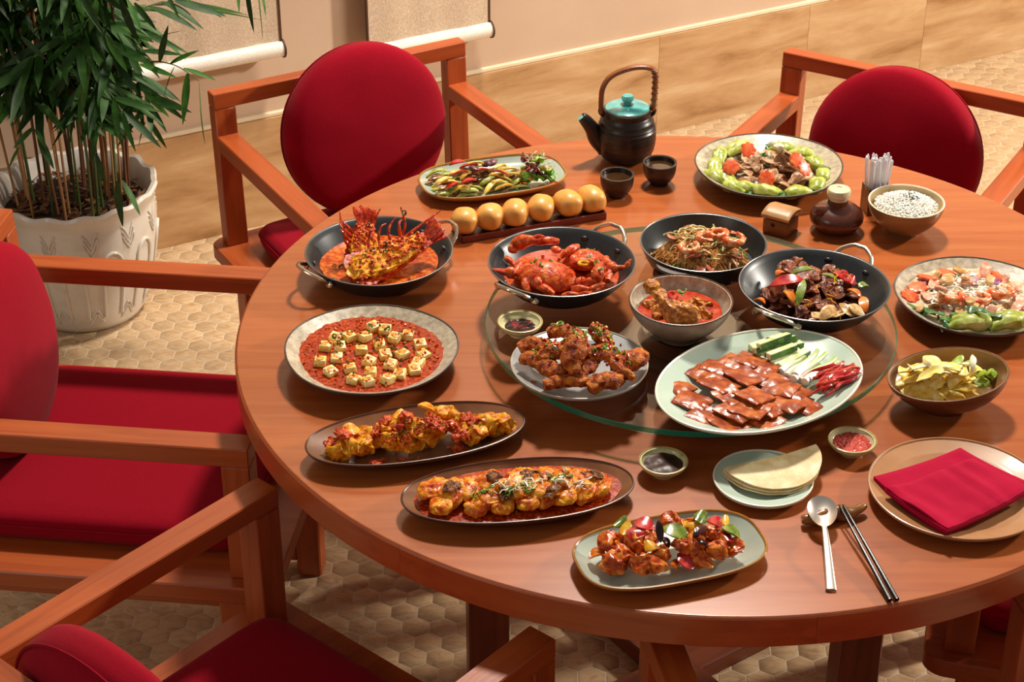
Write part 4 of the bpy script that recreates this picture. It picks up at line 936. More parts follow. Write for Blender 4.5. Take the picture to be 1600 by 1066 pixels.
scatter('chilli_flakes', 'red chilli flakes over the fried wings', 'chilli', CRUMB + [g_blob(.004, .0026, .0014, .0008, 300, 4, 1)], [(x, y, wz_(x, y)) for x, y in wp_[80:]], REDP, seed=42, sc=(.9, 1.5))
scatter('garlic_bits', 'pale yellow garlic and scallion bits over the fried wings', 'garlic', CRUMB, [(WC[0] + rr(-.07, .07), WC[1] + rr(-.05, .06), 0) for _ in range(50)], YELP, seed=43, sc=(.9, 1.6))

# dips
pool('soy_dip', 'dark soy and red chilli oil in the dip bowl on the glass', (-0.289, -0.098, G + .0135), 0.0262, fm('soy_chilli', ['#0d0705', '#1d0c08', '#8a1408'], 60, .2, .1, 120, .2, spec=.3), amp=.0008, th=.004, seed=2, freq=160)
pool('brown_dip', 'thick dark brown sauce in the dip bowl', (-0.083, -0.419, T + .0165), 0.0305, fm('hoisin', ['#2e1710', '#3c2018', '#4a2a20'], 30, .3, .08, 60, .1, spec=.25), amp=.0012, th=.007, seed=3, freq=80)
pool('chilli_dip', 'coarse bright red chilli sauce in the dip bowl', (0.198, -0.365, T + .0165), 0.0305, fm('sambal', ['#a81808', '#cc2c10', '#e0603c'], 220, .3, .8, 260, .5), amp=.0016, th=.007, seed=4, freq=260)

# egg lumps with red topping
def at_(c, z): return (c[0], c[1], z)
eggl = lumps(EGG, 'egg_lump', .021, .015, .011, 3, .009, 75, 4)
many('egg_lump', eggl, [(-0.5519, -0.3945, 0.772), (-0.5342, -0.3925, 0.776), (-0.5217, -0.3816, 0.774), (-0.4752, -0.3786, 0.776), (-0.4566, -0.3736, 0.774), (-0.4871, -0.3605, 0.784), (-0.4317, -0.3576, 0.774), (-0.4378, -0.3636, 0.786), (-0.4202, -0.3585, 0.788), (-0.4078, -0.3258, 0.788), (-0.3897, -0.332, 0.784), (-0.3716, -0.3393, 0.778), (-0.3557, -0.3515, 0.774), (-0.3402, -0.3372, 0.778), (-0.3246, -0.327, 0.774), (-0.4696, -0.3504, 0.788), (-0.5094, -0.3656, 0.774)], 'yellow fried egg lump, %s from the left on the brown oval plate', 'egg', 'egg lumps on the oval plate', .4, rad(15), sc=(1.0, 1.3))
sticks('egg_fold', EGG, seg([(-0.441, -0.3278, 0.808), (-0.4143, -0.3299, 0.796), (-0.4458, -0.3816, 0.79), (-0.422, -0.3696, 0.786), (-0.4764, -0.3422, 0.8), (-0.4607, -0.3463, 0.796), (-0.3448, -0.3247, 0.79), (-0.3289, -0.3443, 0.784), (-0.5524, -0.3776, 0.79), (-0.5244, -0.3656, 0.79)]), .024, .005, .004, '', 'egg', 'crisp egg folds', ['crisp yellow egg fold peaking at the back of the plate', 'yellow egg fold tip at the front middle', 'yellow egg fold behind the red piece', 'yellow egg fold at the right end', 'egg fold at the left end'])
many('topping_lump', lumps(TOPPING, 'topping_lump', .013, .010, .0035, 3, .006, 130, 4), [(-0.5454, -0.3816, 0.79), (-0.561, -0.3836, 0.786), (-0.4997, -0.3676, 0.794), (-0.4868, -0.3565, 0.8), (-0.5002, -0.4014, 0.782), (-0.4643, -0.3616, 0.798), (-0.4558, -0.3545, 0.796), (-0.4152, -0.3666, 0.796), (-0.4196, -0.3746, 0.788), (-0.3798, -0.3676, 0.786), (-0.3732, -0.3625, 0.788), (-0.3579, -0.3432, 0.794), (-0.3692, -0.3391, 0.794), (-0.3891, -0.3483, 0.792)], 'red sauce lump on the egg, %s from the left', 'sauce', 'red sauce lumps on the egg', .4, sc=(.9, 1.35), lift=.0)
scatter('red_crumbs', 'red roe crumbs spilled in front of the egg', 'roe', CRUMB, [(p[0] + rr(-.02, .02), p[1] + rr(-.008, .008), T + .0095 + rr(0, .002)) for p in [(-0.473, -0.3886, 0.76), (-0.4554, -0.3846, 0.76), (-0.4379, -0.3767, 0.76), (-0.4205, -0.3647, 0.76), (-0.4096, -0.3567, 0.76)] for _ in range(34)], TOPPING, seed=51)
scatter('chopped_scallion', 'chopped scallion on the egg', 'scallion', SHRED, [(p[0] + rr(-.01, .01), p[1] + rr(-.006, .006), p[2]) for p in [(-0.4063, -0.3636, 0.802), (-0.3554, -0.3535, 0.802), (-0.4483, -0.3697, 0.802), (-0.4634, -0.3777, 0.802)] for _ in range(5)], GREEN, seed=52, sc=(.4, .7))

# fish in red sauce
FC = (-0.293, -0.496)
pool('fish_sauce', 'orange-red sauce around the fish slices', (FC[0], FC[1], T + .0185), 0.148, SAUCE_R, b=.0655, e=2.15, rz=rad(9.2), amp=.0016, th=.009, seed=7, freq=90)
fsl = [mesh('fish_slice', wob(wob(g_super(.026, .0185, .0085, 2.4, 34, 22), .0042, 48, k), .0018, 200, k + 4), FISHM) for k in range(3)]
fsk = mesh('fish_skin', g_sheet(.026, .018, .002, 9, 7, lambda x, y: -9 * (x * x + y * y), 'rect', .005, 90, 4), FSKIN)
fp = [(-0.41, -0.5039, 0.782), (-0.3984, -0.5348, 0.778), (-0.384, -0.5178, 0.784), (-0.3609, -0.503, 0.784), (-0.3456, -0.5366, 0.778), (-0.3354, -0.4939, 0.788), (-0.3266, -0.5251, 0.784), (-0.3139, -0.5312, 0.778), (-0.3012, -0.5079, 0.79), (-0.2883, -0.4827, 0.788), (-0.2758, -0.5257, 0.778), (-0.2863, -0.5161, 0.788), (-0.2605, -0.4893, 0.79), (-0.2587, -0.5132, 0.786), (-0.2502, -0.5203, 0.778), (-0.2351, -0.5005, 0.79), (-0.2268, -0.5158, 0.78), (-0.2133, -0.4865, 0.788), (-0.2011, -0.5059, 0.786), (-0.1875, -0.4845, 0.784), (-0.1836, -0.4982, 0.778)]
many('fish_slice', fsl, fp, 'orange sauced fish slice, %s from the left in the oval plate', 'fish', 'fish slices in red sauce', .3, rad(60))
for p in [(-0.3849, -0.5168, 0.795), (-0.3246, -0.4984, 0.795), (-0.3096, -0.5296, 0.795), (-0.2798, -0.489, 0.795), (-0.2562, -0.4853, 0.795), (-0.2263, -0.4853, 0.795), (-0.1879, -0.489, 0.795), (-0.2463, -0.5296, 0.795)]:
    put('fish_skin', fsk, (p[0], p[1], p[2] + .002), (rr(-.2, .2), rr(-.1, .4), rr(0, 6)), 'dark crisp skin strip lying on a fish slice', 'fish skin', 'dark fish skin strips')
scatter('scallion_shreds', 'white and green scallion shreds along the fish', 'scallion', SHRED, [(p[0] + rr(-.012, .012), p[1] + rr(-.006, .006), p[2] + rr(0, .003)) for p in [(-0.316, -0.5195, 0.802), (-0.2843, -0.5195, 0.802), (-0.2396, -0.5065, 0.802), (-0.2715, -0.5065, 0.802), (-0.2101, -0.5121, 0.802), (-0.3012, -0.5286, 0.802)] for _ in range(9)], WHITE, .5, 61)
scatter('scallion_rings', 'green scallion rings on the fish', 'scallion', RINGS + SHRED, [(p[0] + rr(-.008, .008), p[1] + rr(-.005, .005), p[2]) for p in [(-0.3497, -0.5276, 0.8), (-0.335, -0.5258, 0.8), (-0.2758, -0.5221, 0.8), (-0.3054, -0.5331, 0.8), (-0.2246, -0.5, 0.8), (-0.2416, -0.5, 0.8)] for _ in range(7)], GREEN, .6, 62)

# glazed chicken and peppers
ck = lumps(CHICK, 'chicken_piece', .0185, .0145, .0105, 4, .0075, 72, 4)
many('glazed_chicken', ck, [(-0.1724, -0.6318, 0.784), (-0.1573, -0.6528, 0.78), (-0.163, -0.6649, 0.776), (-0.1281, -0.6676, 0.778), (-0.1141, -0.6707, 0.776), (-0.103, -0.6584, 0.782), (-0.134, -0.6398, 0.79), (-0.1193, -0.6307, 0.792), (-0.0892, -0.6033, 0.796), (-0.0739, -0.643, 0.788), (-0.0632, -0.6436, 0.784), (-0.0495, -0.6534, 0.776), (-0.0561, -0.6398, 0.79), (-0.0354, -0.6248, 0.792), (-0.0213, -0.6321, 0.782), (-0.0068, -0.6329, 0.776), (-0.0273, -0.6414, 0.778), (-0.1473, -0.6253, 0.788), (-0.0747, -0.6041, 0.79), (-0.0585, -0.6041, 0.79)], 'glossy amber glazed chicken piece, %s from the left on the long plate', 'chicken', 'glazed chicken pieces', .5)
def chunks(name, mat, segs, label, group, labels): sticks(name, mat, segs, .025, .004, .004, label, 'pepper', group, labels)
chunks('red_pepper_piece', REDP, seg([(-0.1379, -0.6087, 0.8), (-0.1101, -0.621, 0.798), (-0.1403, -0.6207, 0.8), (-0.1343, -0.6454, 0.792), (-0.082, -0.6581, 0.784), (-0.0603, -0.6715, 0.77), (-0.0376, -0.6042, 0.8), (-0.0182, -0.6111, 0.794), (-0.0196, -0.628, 0.79), (-0.0026, -0.6235, 0.78)]), '', 'red pepper pieces with the chicken', ['red pepper piece at the back of the chicken', 'red pepper strip upright at the left of the chicken', 'bright red pepper piece at the front rim', 'red pepper piece at the back right', 'red pepper piece at the right of the chicken'])
chunks('green_pepper_piece', GRNP, seg([(-0.1, -0.6262, 0.804), (-0.0652, -0.639, 0.796), (-0.0553, -0.5989, 0.806), (-0.0394, -0.606, 0.798), (-0.0187, -0.6153, 0.796), (0.0066, -0.6202, 0.782), (-0.1602, -0.5948, 0.792), (-0.1499, -0.6041, 0.79)]), '', 'green pepper pieces with the chicken', ['large olive green pepper in the middle of the chicken', 'green pepper tip at the back of the chicken', 'green pepper at the right end of the chicken', 'green pepper at the back left of the chicken'])
chunks('yellow_pepper_piece', YELP, seg([(-0.1561, -0.6183, 0.796), (-0.1404, -0.6242, 0.796), (-0.1244, -0.6574, 0.79), (-0.108, -0.6484, 0.792), (-0.0639, -0.6003, 0.796), (-0.0601, -0.6215, 0.794), (-0.0187, -0.5978, 0.792), (-0.0059, -0.5984, 0.788)]), '', 'yellow pepper pieces with the chicken', ['yellow pepper at the left of the chicken', 'yellow pepper in the front middle', 'yellow pepper standing at the back', 'yellow pepper at the back right'])
chunks('orange_pepper_piece', ORGP, seg([(-0.1857, -0.6629, 0.77), (-0.1525, -0.672, 0.766), (-0.1992, -0.6458, 0.768), (-0.1763, -0.6446, 0.776), (-0.0927, -0.6649, 0.776), (-0.0805, -0.6717, 0.768), (-0.0321, -0.6394, 0.772), (-0.0017, -0.6399, 0.768), (-0.0109, -0.635, 0.782), (0.0097, -0.6305, 0.772)]), '', 'orange pepper pieces with the chicken', ['orange pepper curl at the front left', 'orange pepper tip furthest left', 'orange pepper strip beside the front red pepper', 'orange pepper strip at the right front', 'orange pepper tip furthest right'])
sticks('dried_chilli', fm('dried_chilli', ['#1a0506', '#30090c', '#4a1214'], 40, .2), seg([(-0.1067, -0.6356, 0.824), (-0.1034, -0.6532, 0.8), (-0.1029, -0.6442, 0.802), (-0.0923, -0.6515, 0.79), (-0.0612, -0.6496, 0.806), (-0.0412, -0.6232, 0.804), (-0.0539, -0.6503, 0.8), (-0.0394, -0.6515, 0.79)]), .011, .005, .003, '', 'chilli', 'dried chillies with the chicken', ['dark dried chilli standing upright in the chicken', 'dark dried chilli leaning at the foot of the upright one', 'dark dried chilli across the back right', 'dark dried chilli at the right middle'])

# stir-fried strips and salad
LP = (-0.338, 0.524)
def strew(name, mat, n, label, group, seed, c=(-0.372, 0.513), w=.080, d=.047, yaw=.35):
    q = random.Random(seed); ms = [mesh(name, g_sheet(l, .0095, .005, 9, 3, lambda x, y: .005 * (1 - (2 * x / l) ** 2), 'leaf', .0012, 80, k), mat) for k, l in enumerate((.034, .042, .038))]
    for i in range(n):
        x, y = q.uniform(-1, 1), q.uniform(-1, 1); ca, sa = math.cos(rad(17.5)), math.sin(rad(17.5)); px, py = w * x, d * y
        h = .028 * max(0, 1 - x * x * .8) * max(0, 1 - y * y * .7)
        put(name, ms[i % 3], (c[0] + px * ca - py * sa, c[1] + px * sa + py * ca, drop(c[0] + px * ca - py * sa, c[1] + px * sa + py * ca) + .002), (q.uniform(-.5, .5), q.uniform(-.3, .3), yaw + q.uniform(-.7, .7)), label, 'vegetable', group)
strew('fried_strip', fm('brown_strip', ['#5a2c10', '#8a5420', '#b58440'], 50), 40, 'browned stir-fried meat strip on the long plate', 'browned strips on the long plate', 71)
strew('green_stalk', fm('green_stalk', ['#6c7418', '#9a9c34', '#c4c268'], 40), 34, 'yellow-green asparagus strip on the long plate', 'green strips on the long plate', 72)
strew('yellow_strip', fm('yellow_strip', ['#c88a18', '#dcae38', '#ecd070'], 40), 18, 'yellow pepper strip on the long plate', 'yellow strips on the long plate', 73)
sticks('red_strip', REDP, seg([(-0.4185, 0.5292, 0.79), (-0.3902, 0.543, 0.79), (-0.3988, 0.503, 0.796), (-0.3634, 0.5166, 0.796), (-0.4124, 0.4788, 0.792), (-0.3819, 0.4867, 0.796), (-0.3724, 0.484, 0.796), (-0.3442, 0.4975, 0.796), (-0.3395, 0.4935, 0.794), (-0.3088, 0.4939, 0.786), (-0.3955, 0.4563, 0.786), (-0.3675, 0.4668, 0.79), (-0.4236, 0.4514, 0.778), (-0.4004, 0.4657, 0.784)]), .011, .004, .004, 'red pepper strip on the long plate of stir-fry', 'pepper', 'red strips on the long plate')
many('aubergine_piece', lumps(PURP, 'aubergine_piece', .014, .009, .005, 2, .002, 80, 2), [(-0.3493, 0.5263, 0.794), (-0.3701, 0.4919, 0.8), (-0.3375, 0.5402, 0.79)], 'dark purple aubergine piece on the stir-fry', 'aubergine', 'dark pieces on the long plate')
lett = [mesh('lettuce_leaf', g_sheet(.034, .026, .0012, 12, 10, lambda x, y, k=k: .006 * math.sin(x * 210 + k) * math.sin(y * 230 + k) + .1 * x * (1 if k else -1), 'oval', .003, 120, k), m_) for k, m_ in enumerate((fm('lettuce', ['#5a9012', '#86b828', '#b4d458'], 60), fm('lettuce2', ['#3f7a10', '#6aa422', '#9cc848'], 60), PURP))]
sp2 = [(-0.2778, 0.5173, 0.772), (-0.2659, 0.5106, 0.77), (-0.2516, 0.516, 0.77), (-0.2349, 0.516, 0.77), (-0.2825, 0.5309, 0.776), (-0.2708, 0.5075, 0.782), (-0.2637, 0.5166, 0.796), (-0.2518, 0.5088, 0.784), (-0.2398, 0.5156, 0.786), (-0.2731, 0.5303, 0.8), (-0.2541, 0.5248, 0.8), (-0.2301, 0.5213, 0.778)]
for i, p in enumerate(sp2): put('lettuce_leaf', lett[2 if i in (6, 7, 9) else i % 2], p, (rr(-.7, .7), rr(-.7, .7), rr(0, 6)), 'purple salad leaf in the little salad' if i in (6, 7, 9) else 'frilly green lettuce leaf in the little salad', 'lettuce', 'salad leaves on the long plate', rr(.8, 1.15))
scatter('carrot_shreds', 'orange carrot shreds in the little salad', 'carrot', SHRED, [(p[0] + rr(-.03, .03), p[1] + rr(-.02, .02), T + .046 - rr(0, .016)) for p in [(-0.2542, 0.5127, 0.79)] for _ in range(34)], CARROT, .6, 75)
scatter('sprouts', 'pale sprouts on top of the little salad', 'sprouts', [g_tube(bez([(-.008, 0, 0), (-.002, .002, .006), (.004, 0, .011), (.009, .003, .013)], 3), .0007, 4)], [(p[0] + rr(-.028, .028), p[1] + rr(-.015, .015), T + .046 + rr(-.01, .004)) for p in [(-0.2541, 0.5193, 0.8)] for _ in range(30)], fm('sprout_pale', ['#b6bc6a', '#d4d69a', '#ece8c8']), .8, 76)

# bok choy ring with sliced meat
def bok_mesh():
    out = []
    pts = bez([(-.026, 0, 0), (-.020, 0, .001), (-.006, 0, .003), (.010, 0, .002), (.024, 0, 0)], 5); m = len(pts)
    rs = [.0035 + .0115 * math.sin(math.pi * min(1, .10 + .80 * i / (m - 1))) ** .9 * (1 - .45 * (i / (m - 1)) ** 2) for i in range(m)]
    return mesh('stem', wob(g_tube(pts, rs, 14, up=(0, 0, 1), flat=.85), .0022, 55, 2), BOK), mesh('leaf', g_sheet(.026, .020, .002, 8, 6, lambda x, y: .003 * math.sin(x * 200) + .2 * y * y / .02, 'leaf', .003, 80, 2), LEAFD)
bst, blf = bok_mesh()
def bok(p, yaw, label, group, s=1.0):
    t = thing('bok_choy', label, 'bok choy', p, yaw, group); t.scale = (s, s, s)
    for me, nm, lc, rt in ((bst, 'stem', (0, 0, 0), (0, 0, 0)), (bst, 'stem', (.004, .007, -.002), (.3, .1, .25)), (blf, 'leaf', (.028, 0, -.002), (.2, .25, 0)), (blf, 'leaf', (.024, .008, -.003), (-.3, .3, .5))):
        o = bpy.data.objects.new(nm, me); COL.objects.link(o); o.parent = t; o.location = lc; o.rotation_euler = rt
VC = (0.178, 0.544)
bokp = [(0.0895, 0.5992, 0.778), (0.1285, 0.634, 0.778), (0.0763, 0.5514, 0.778), (0.0765, 0.5002, 0.778), (0.0922, 0.4936, 0.778), (0.1068, 0.4567, 0.778), (0.1278, 0.4567, 0.778), (0.1629, 0.446, 0.778), (0.2229, 0.4396, 0.778), (0.2637, 0.474, 0.778), (0.2794, 0.5179, 0.778), (0.27, 0.5695, 0.778), (0.2466, 0.6084, 0.778), (0.2175, 0.6294, 0.778)]
for i, p in enumerate(bokp):
    a = math.atan2(p[1] - VC[1], p[0] - VC[0]); bok((p[0], p[1], T + .026), a + (1.45 if i % 3 else 1.9) + rr(-.2, .2), 'pale green bok choy heart, %s in the ring around the sliced meat' % ORD[i], 'bok choy ringing the stoneware plate', rr(.88, 1.05))
ms_ = slices(MEATB, 'meat_slice', .036, .022, .0035, 4, bend=.006, amp=.004)
qm = random.Random(4); mp_ = []
for k in range(84):
    a, d = qm.uniform(0, 6.28), .076 * math.sqrt(qm.uniform(0, 1)); mp_.append((VC[0] - .002 + d * math.cos(a), VC[1] - .004 + d * math.sin(a) * .9, T + .014 + .030 * (1 - (d / .08) ** 2) * (.6 + .4 * k / 46)))
many('meat_slice', ms_, mp_, 'pale brown meat slice heaped inside the bok choy ring', 'meat', 'meat slices on the bok choy plate', .5, lift=.0022, zmax=T + .056)
def flower(n=8, r=.0145, th=.005):
    return g_lathe([(0, th / 2), (.75, th / 2), (.95, th * .35), (1, 0), (.95, -th * .35), (.75, -th / 2), (0, -th / 2)], r, n=64, wave=lambda t, q, z: (1 + .09 * q * math.cos(n * t), 0))
FL = mesh('carrot_flower', flower(), CARROT)
for p, rt, lab in (((0.1411, 0.5624, 0.805), (.9, .1, .3), 'carrot slice at the back left of the bok choy plate'), ((0.1032, 0.5009, 0.8), (.7, -.3, .2), 'carrot slice at the left of the bok choy plate'), ((0.1637, 0.4568, 0.797), (.9, .1, 0), 'carrot flower at the front of the bok choy plate'), ((0.2248, 0.5047, 0.812), (.7, .5, 0), 'carrot flower at the right of the bok choy plate, upper'), ((0.2358, 0.4818, 0.806), (.8, .5, .4), 'carrot flower at the right of the bok choy plate, lower')):
    put('carrot_slice', FL, p, rt, lab, 'carrot', 'carrot flowers on the bok choy plate', 1.05)
many('mushroom', lumps(MUSH, 'mushroom', .012, .010, .006, 2, .002, 80, 2), [(0.0984, 0.5555, 0.79), (0.1481, 0.4702, 0.782), (0.1585, 0.5754, 0.8), (0.2077, 0.5616, 0.8)], 'dark mushroom piece by the sliced meat', 'mushroom', 'mushrooms on the bok choy plate', lift=.002)
cor = [mesh('coriander_leaf', g_sheet(.013, .011, .0009, 6, 6, lambda x, y: .002 * math.sin(x * 400) + .002 * math.cos(y * 400), 'oval', .003, 260, k), HERB if k else LEAFD) for k in range(2)]
many('coriander_leaf', cor, [(0.1649, 0.5828, 0.803), (0.1753, 0.5874, 0.803), (0.1829, 0.569, 0.803), (0.1745, 0.5462, 0.803), (0.1949, 0.5874, 0.803), (0.16, 0.5736, 0.803), (0.1895, 0.592, 0.803), (0.1744, 0.5281, 0.803), (0.1693, 0.569, 0.803), (0.2012, 0.5102, 0.803)], 'dark green coriander leaf on top of the sliced meat', 'coriander', 'coriander on the bok choy plate', .7, lift=.004)
many('lettuce_core', [mesh('lettuce_core', g_blob(.012, .008, .006, .003, 120, 3, 2), WHITE)], [(0.1907, 0.5754, 0.815), (0.1963, 0.557, 0.815)], 'pale green heart beside the coriander', 'vegetable', 'pale hearts on the bok choy plate')

# seafood noodles at the right
SC = (0.462, 0.047)
noodle_mound('white_noodles', 'white noodles under the seafood on the right plate', (SC[0], SC[1], T + .012), .098, .026, RICEN, 260, 13, .0018)
pool('white_gravy', 'pale glossy gravy on the seafood plate', (SC[0], SC[1], T + .0250), 0.1155, fm('white_gravy_m', ['#b9a884', '#d0c2a2', '#e2d8c0'], 40, .2, .1, 60, .6), amp=.0015, th=.007, seed=17)
for p, yaw, lab in (((0.4194, 0.0223, 0.802), 2.6, 'curled orange shrimp at the left of three on the seafood noodles'), ((0.4631, 0.0238, 0.802), 2.9, 'curled orange shrimp in the middle of the seafood noodles'), ((0.504, 0.0389, 0.802), 2.7, 'curled orange shrimp at the right of three on the seafood noodles')):
    put('shrimp', SHR, (p[0], p[1], drop(p[0], p[1]) + .0085), (.1, .1, yaw), lab, 'shrimp', 'shrimp on the seafood noodles', 1.3)
for p, lab in zip([(0.4312, 0.1298, 0.792), (0.3959, 0.1156, 0.786), (0.3742, 0.0825, 0.784), (0.3562, 0.0518, 0.782), (0.5078, 0.1177, 0.79)], ('carrot slice at the back of the seafood noodles', 'pale carrot slice at the left back of the seafood noodles', 'carrot slice second from the front at the left', 'carrot slice lowest at the left of the seafood noodles', 'carrot slice behind the right shrimp')):
    put('carrot_slice', FL, (p[0], p[1], drop(p[0], p[1]) + .004), (rr(.0, .3), rr(-.25, .25), rr(0, 3)), lab, 'carrot', 'carrot slices on the seafood noodles', 1.12)
many('ham_slice', slices(fm('pink_ham', ['#c06a4c', '#dc9474', '#eec0a4'], 40), 'ham_slice', .030, .018, .004, 3), [(0.4027, -0.0078, 0.782), (0.4636, -0.023, 0.784), (0.51, -0.0153, 0.788), (0.4746, -0.0159, 0.79), (0.4492, 0.0787, 0.796), (0.5237, 0.0077, 0.79), (0.392, 0.0063, 0.784), (0.5295, 0.028, 0.792), (0.4011, 0.0896, 0.79), (0.409, 0.068, 0.79), (0.4723, 0.1146, 0.79), (0.494, 0.124, 0.79), (0.5238, 0.1083, 0.79), (0.5357, 0.0741, 0.79), (0.3823, 0.0527, 0.79), (0.4551, -0.0041, 0.79), (0.4923, -0.0217, 0.79), (0.4233, 0.0196, 0.79), (0.5487, 0.0527, 0.79), (0.5399, 0.0018, 0.79)], 'pink seafood slice on the noodles', 'seafood', 'pink slices on the seafood noodles', .3, lift=.002, zmax=T + .05)
many('tan_mushroom', slices(fm('tan_mushroom_m', ['#a87434', '#c99a58', '#e0be86'], 40), 'tan_mushroom', .026, .014, .005, 2), [(0.4866, -0.0052, 0.794), (0.4253, -0.0071, 0.79), (0.3874, 0.0147, 0.786), (0.4483, 0.0007, 0.794), (0.419, -0.0201, 0.784), (0.4308, 0.1046, 0.792), (0.5049, 0.0101, 0.792), (0.4403, -0.0065, 0.788), (0.3997, 0.0196, 0.79), (0.4543, 0.1303, 0.79), (0.4125, 0.1177, 0.79), (0.4942, 0.0896, 0.79), (0.5332, 0.0896, 0.79), (0.3651, 0.0077, 0.79), (0.4704, 0.0196, 0.79), (0.5144, -0.0334, 0.79), (0.449, 0.0741, 0.79), (0.4221, 0.0896, 0.79)], 'tan mushroom slice on the seafood noodles', 'mushroom', 'tan slices on the seafood noodles', .3, lift=.002, zmax=T + .05)
for p, yaw, lab in (((0.4329, -0.0541, 0.792), 2.9, 'bok choy heart at the front of the seafood noodles'), ((0.4913, -0.0513, 0.792), 3.2, 'bok choy heart at the right front of the seafood noodles')):
    bok(p, yaw, lab, 'bok choy on the seafood noodles', 1.2)
lg = [mesh('green_leaf', g_sheet(.034, .018, .002, 8, 5, lambda x, y: .004 * math.sin(x * 160), 'leaf', .004, 70, k), LEAFD) for k in range(2)]
many('green_leaf', lg, [(0.359, 0.0144, 0.776), (0.3719, -0.0033, 0.776), (0.3829, -0.015, 0.776), (0.4006, -0.0295, 0.776), (0.4158, -0.0411, 0.776), (0.4399, -0.052, 0.774), (0.4666, -0.0491, 0.774), (0.4592, 0.102, 0.79)], 'dark green leaf along the front of the seafood noodles', 'leaf', 'dark leaves on the seafood noodles', .3, rad(-35), lift=.003)
many('onion_piece', slices(fm('purple_onion', ['#8a3a6a', '#b87aa0', '#e0c4d0'], 40), 'onion_piece', .016, .010, .002, 2), [(0.4667, 0.0715, 0.8), (0.5031, 0.0746, 0.8), (0.3869, 0.102, 0.79), (0.4663, 0.0839, 0.8)], 'purple onion piece among the shrimp', 'onion', 'purple onion on the seafood noodles', .5, lift=.003)

# pork skin squares, cucumber, scallion and chilli on the platter
pz = G + .0095
ps = [mesh('pork_skin', g_sheet(.050, .042, .0045, 12, 10, lambda x, y, k=k: .0012 * math.sin(x * 90 + k * 1.3) + .0012 * math.cos(y * 110 + k), 'rect', .0022, 90, k), PIG) for k in range(4)]
pp = [(-0.0532, -0.2764, 0.809), (-0.035, -0.322, 0.812), (-0.0174, -0.3591, 0.809), (0.0136, -0.3777, 0.809), (-0.0097, -0.2454, 0.812), (0.0108, -0.2289, 0.813), (0.0078, -0.2817, 0.816), (0.0211, -0.316, 0.818), (0.0258, -0.3533, 0.815), (0.0394, -0.2191, 0.812), (0.0597, -0.208, 0.814), (0.0498, -0.2595, 0.817), (0.076, -0.2345, 0.814), (0.0853, -0.265, 0.813), (0.0553, -0.3223, 0.822), (0.0458, -0.3557, 0.819), (0.0987, -0.2919, 0.815), (0.1152, -0.2949, 0.812), (0.0757, -0.3451, 0.817), (0.0652, -0.3696, 0.811), (0.1016, -0.3359, 0.816), (0.1269, -0.3335, 0.812)]
rkp = {i: r_ for r_, i in enumerate(sorted(range(len(pp)), key=lambda i: pp[i][0]))}
for i, p in enumerate(pp): put('pork_skin', ps[i % 4], p, (rr(-.1, .1), rr(-.1, .1), rad(-42) + rr(-.2, .2)), 'crisp brown pork skin square, %s from the left on the platter' % ORD[rkp[i]], 'pork', 'pork skin squares on the platter', rr(.9, 1.08))
CUF = fm('cucumber_flesh', ['#c2cf84', '#dde4aa', '#eef0cc'], 40, .35); CUS = fm('cucumber_skin', ['#234a16', '#3a6a22', '#5a8a34'], 60, .3)
cs = seg([(0.0658, -0.1715, 0.812), (0.1338, -0.1281, 0.814), (0.0695, -0.1931, 0.82), (0.1364, -0.1545, 0.822), (0.0832, -0.1899, 0.813), (0.1471, -0.1597, 0.815), (0.0885, -0.213, 0.822), (0.1326, -0.1831, 0.824), (0.0946, -0.2211, 0.812), (0.1404, -0.179, 0.814), (0.1046, -0.2272, 0.812), (0.1533, -0.179, 0.814), (0.0755, -0.1919, 0.828), (0.1268, -0.1582, 0.828), (0.092, -0.2068, 0.812), (0.1221, -0.1874, 0.814)])
for k, (p, q_) in enumerate(cs):
    p, q_ = Vector(p), Vector(q_); l = (q_ - p).length; t = thing('cucumber_stick', 'pale green cucumber stick with dark skin on the platter', 'cucumber', (p + q_) / 2, math.atan2(q_.y - p.y, q_.x - p.x), 'cucumber sticks on the platter'); t.rotation_euler.x = rr(-.5, .5)
    obj('flesh', g_cbox(l, .012, .0095, .001, 1), CUF, t); obj('skin', g_box(-l / 2, l / 2, -.0071, -.006, -.0047, .0047, .0004, 1), CUS, t)
sw = seg([(0.105, -0.2414, 0.812), (0.1484, -0.1998, 0.814), (0.1112, -0.2587, 0.814), (0.1606, -0.2023, 0.818), (0.1196, -0.273, 0.818), (0.1798, -0.2006, 0.822), (0.1292, -0.2674, 0.812), (0.1683, -0.2256, 0.816), (0.1359, -0.2777, 0.816), (0.1933, -0.2117, 0.82), (0.1221, -0.2676, 0.822), (0.1675, -0.1956, 0.824), (0.1426, -0.2723, 0.82), (0.1944, -0.2216, 0.816)])
def grad_mat():
    m = bpy.data.materials.new('scallion_stalk'); m.use_nodes = True; N, L = m.node_tree.nodes, m.node_tree.links; p = N['Principled BSDF']
    tc = N.new('ShaderNodeTexCoord'); sx = N.new('ShaderNodeSeparateXYZ'); mr = N.new('ShaderNodeMapRange'); mr.inputs['From Min'].default_value = -.02; mr.inputs['From Max'].default_value = .035
    cr = N.new('ShaderNodeValToRGB'); cr.color_ramp.elements[0].color = hexc('#f2eedc'); cr.color_ramp.elements[1].color = hexc('#a8c060')
    L.new(tc.outputs['Object'], sx.inputs[0]); L.new(sx.outputs['X'], mr.inputs['Value']); L.new(mr.outputs[0], cr.inputs[0]); L.new(cr.outputs[0], p.inputs['Base Color']); p.inputs['Roughness'].default_value = .35; p.inputs['Coat Weight'].default_value = .3
    return m
SCG = grad_mat()
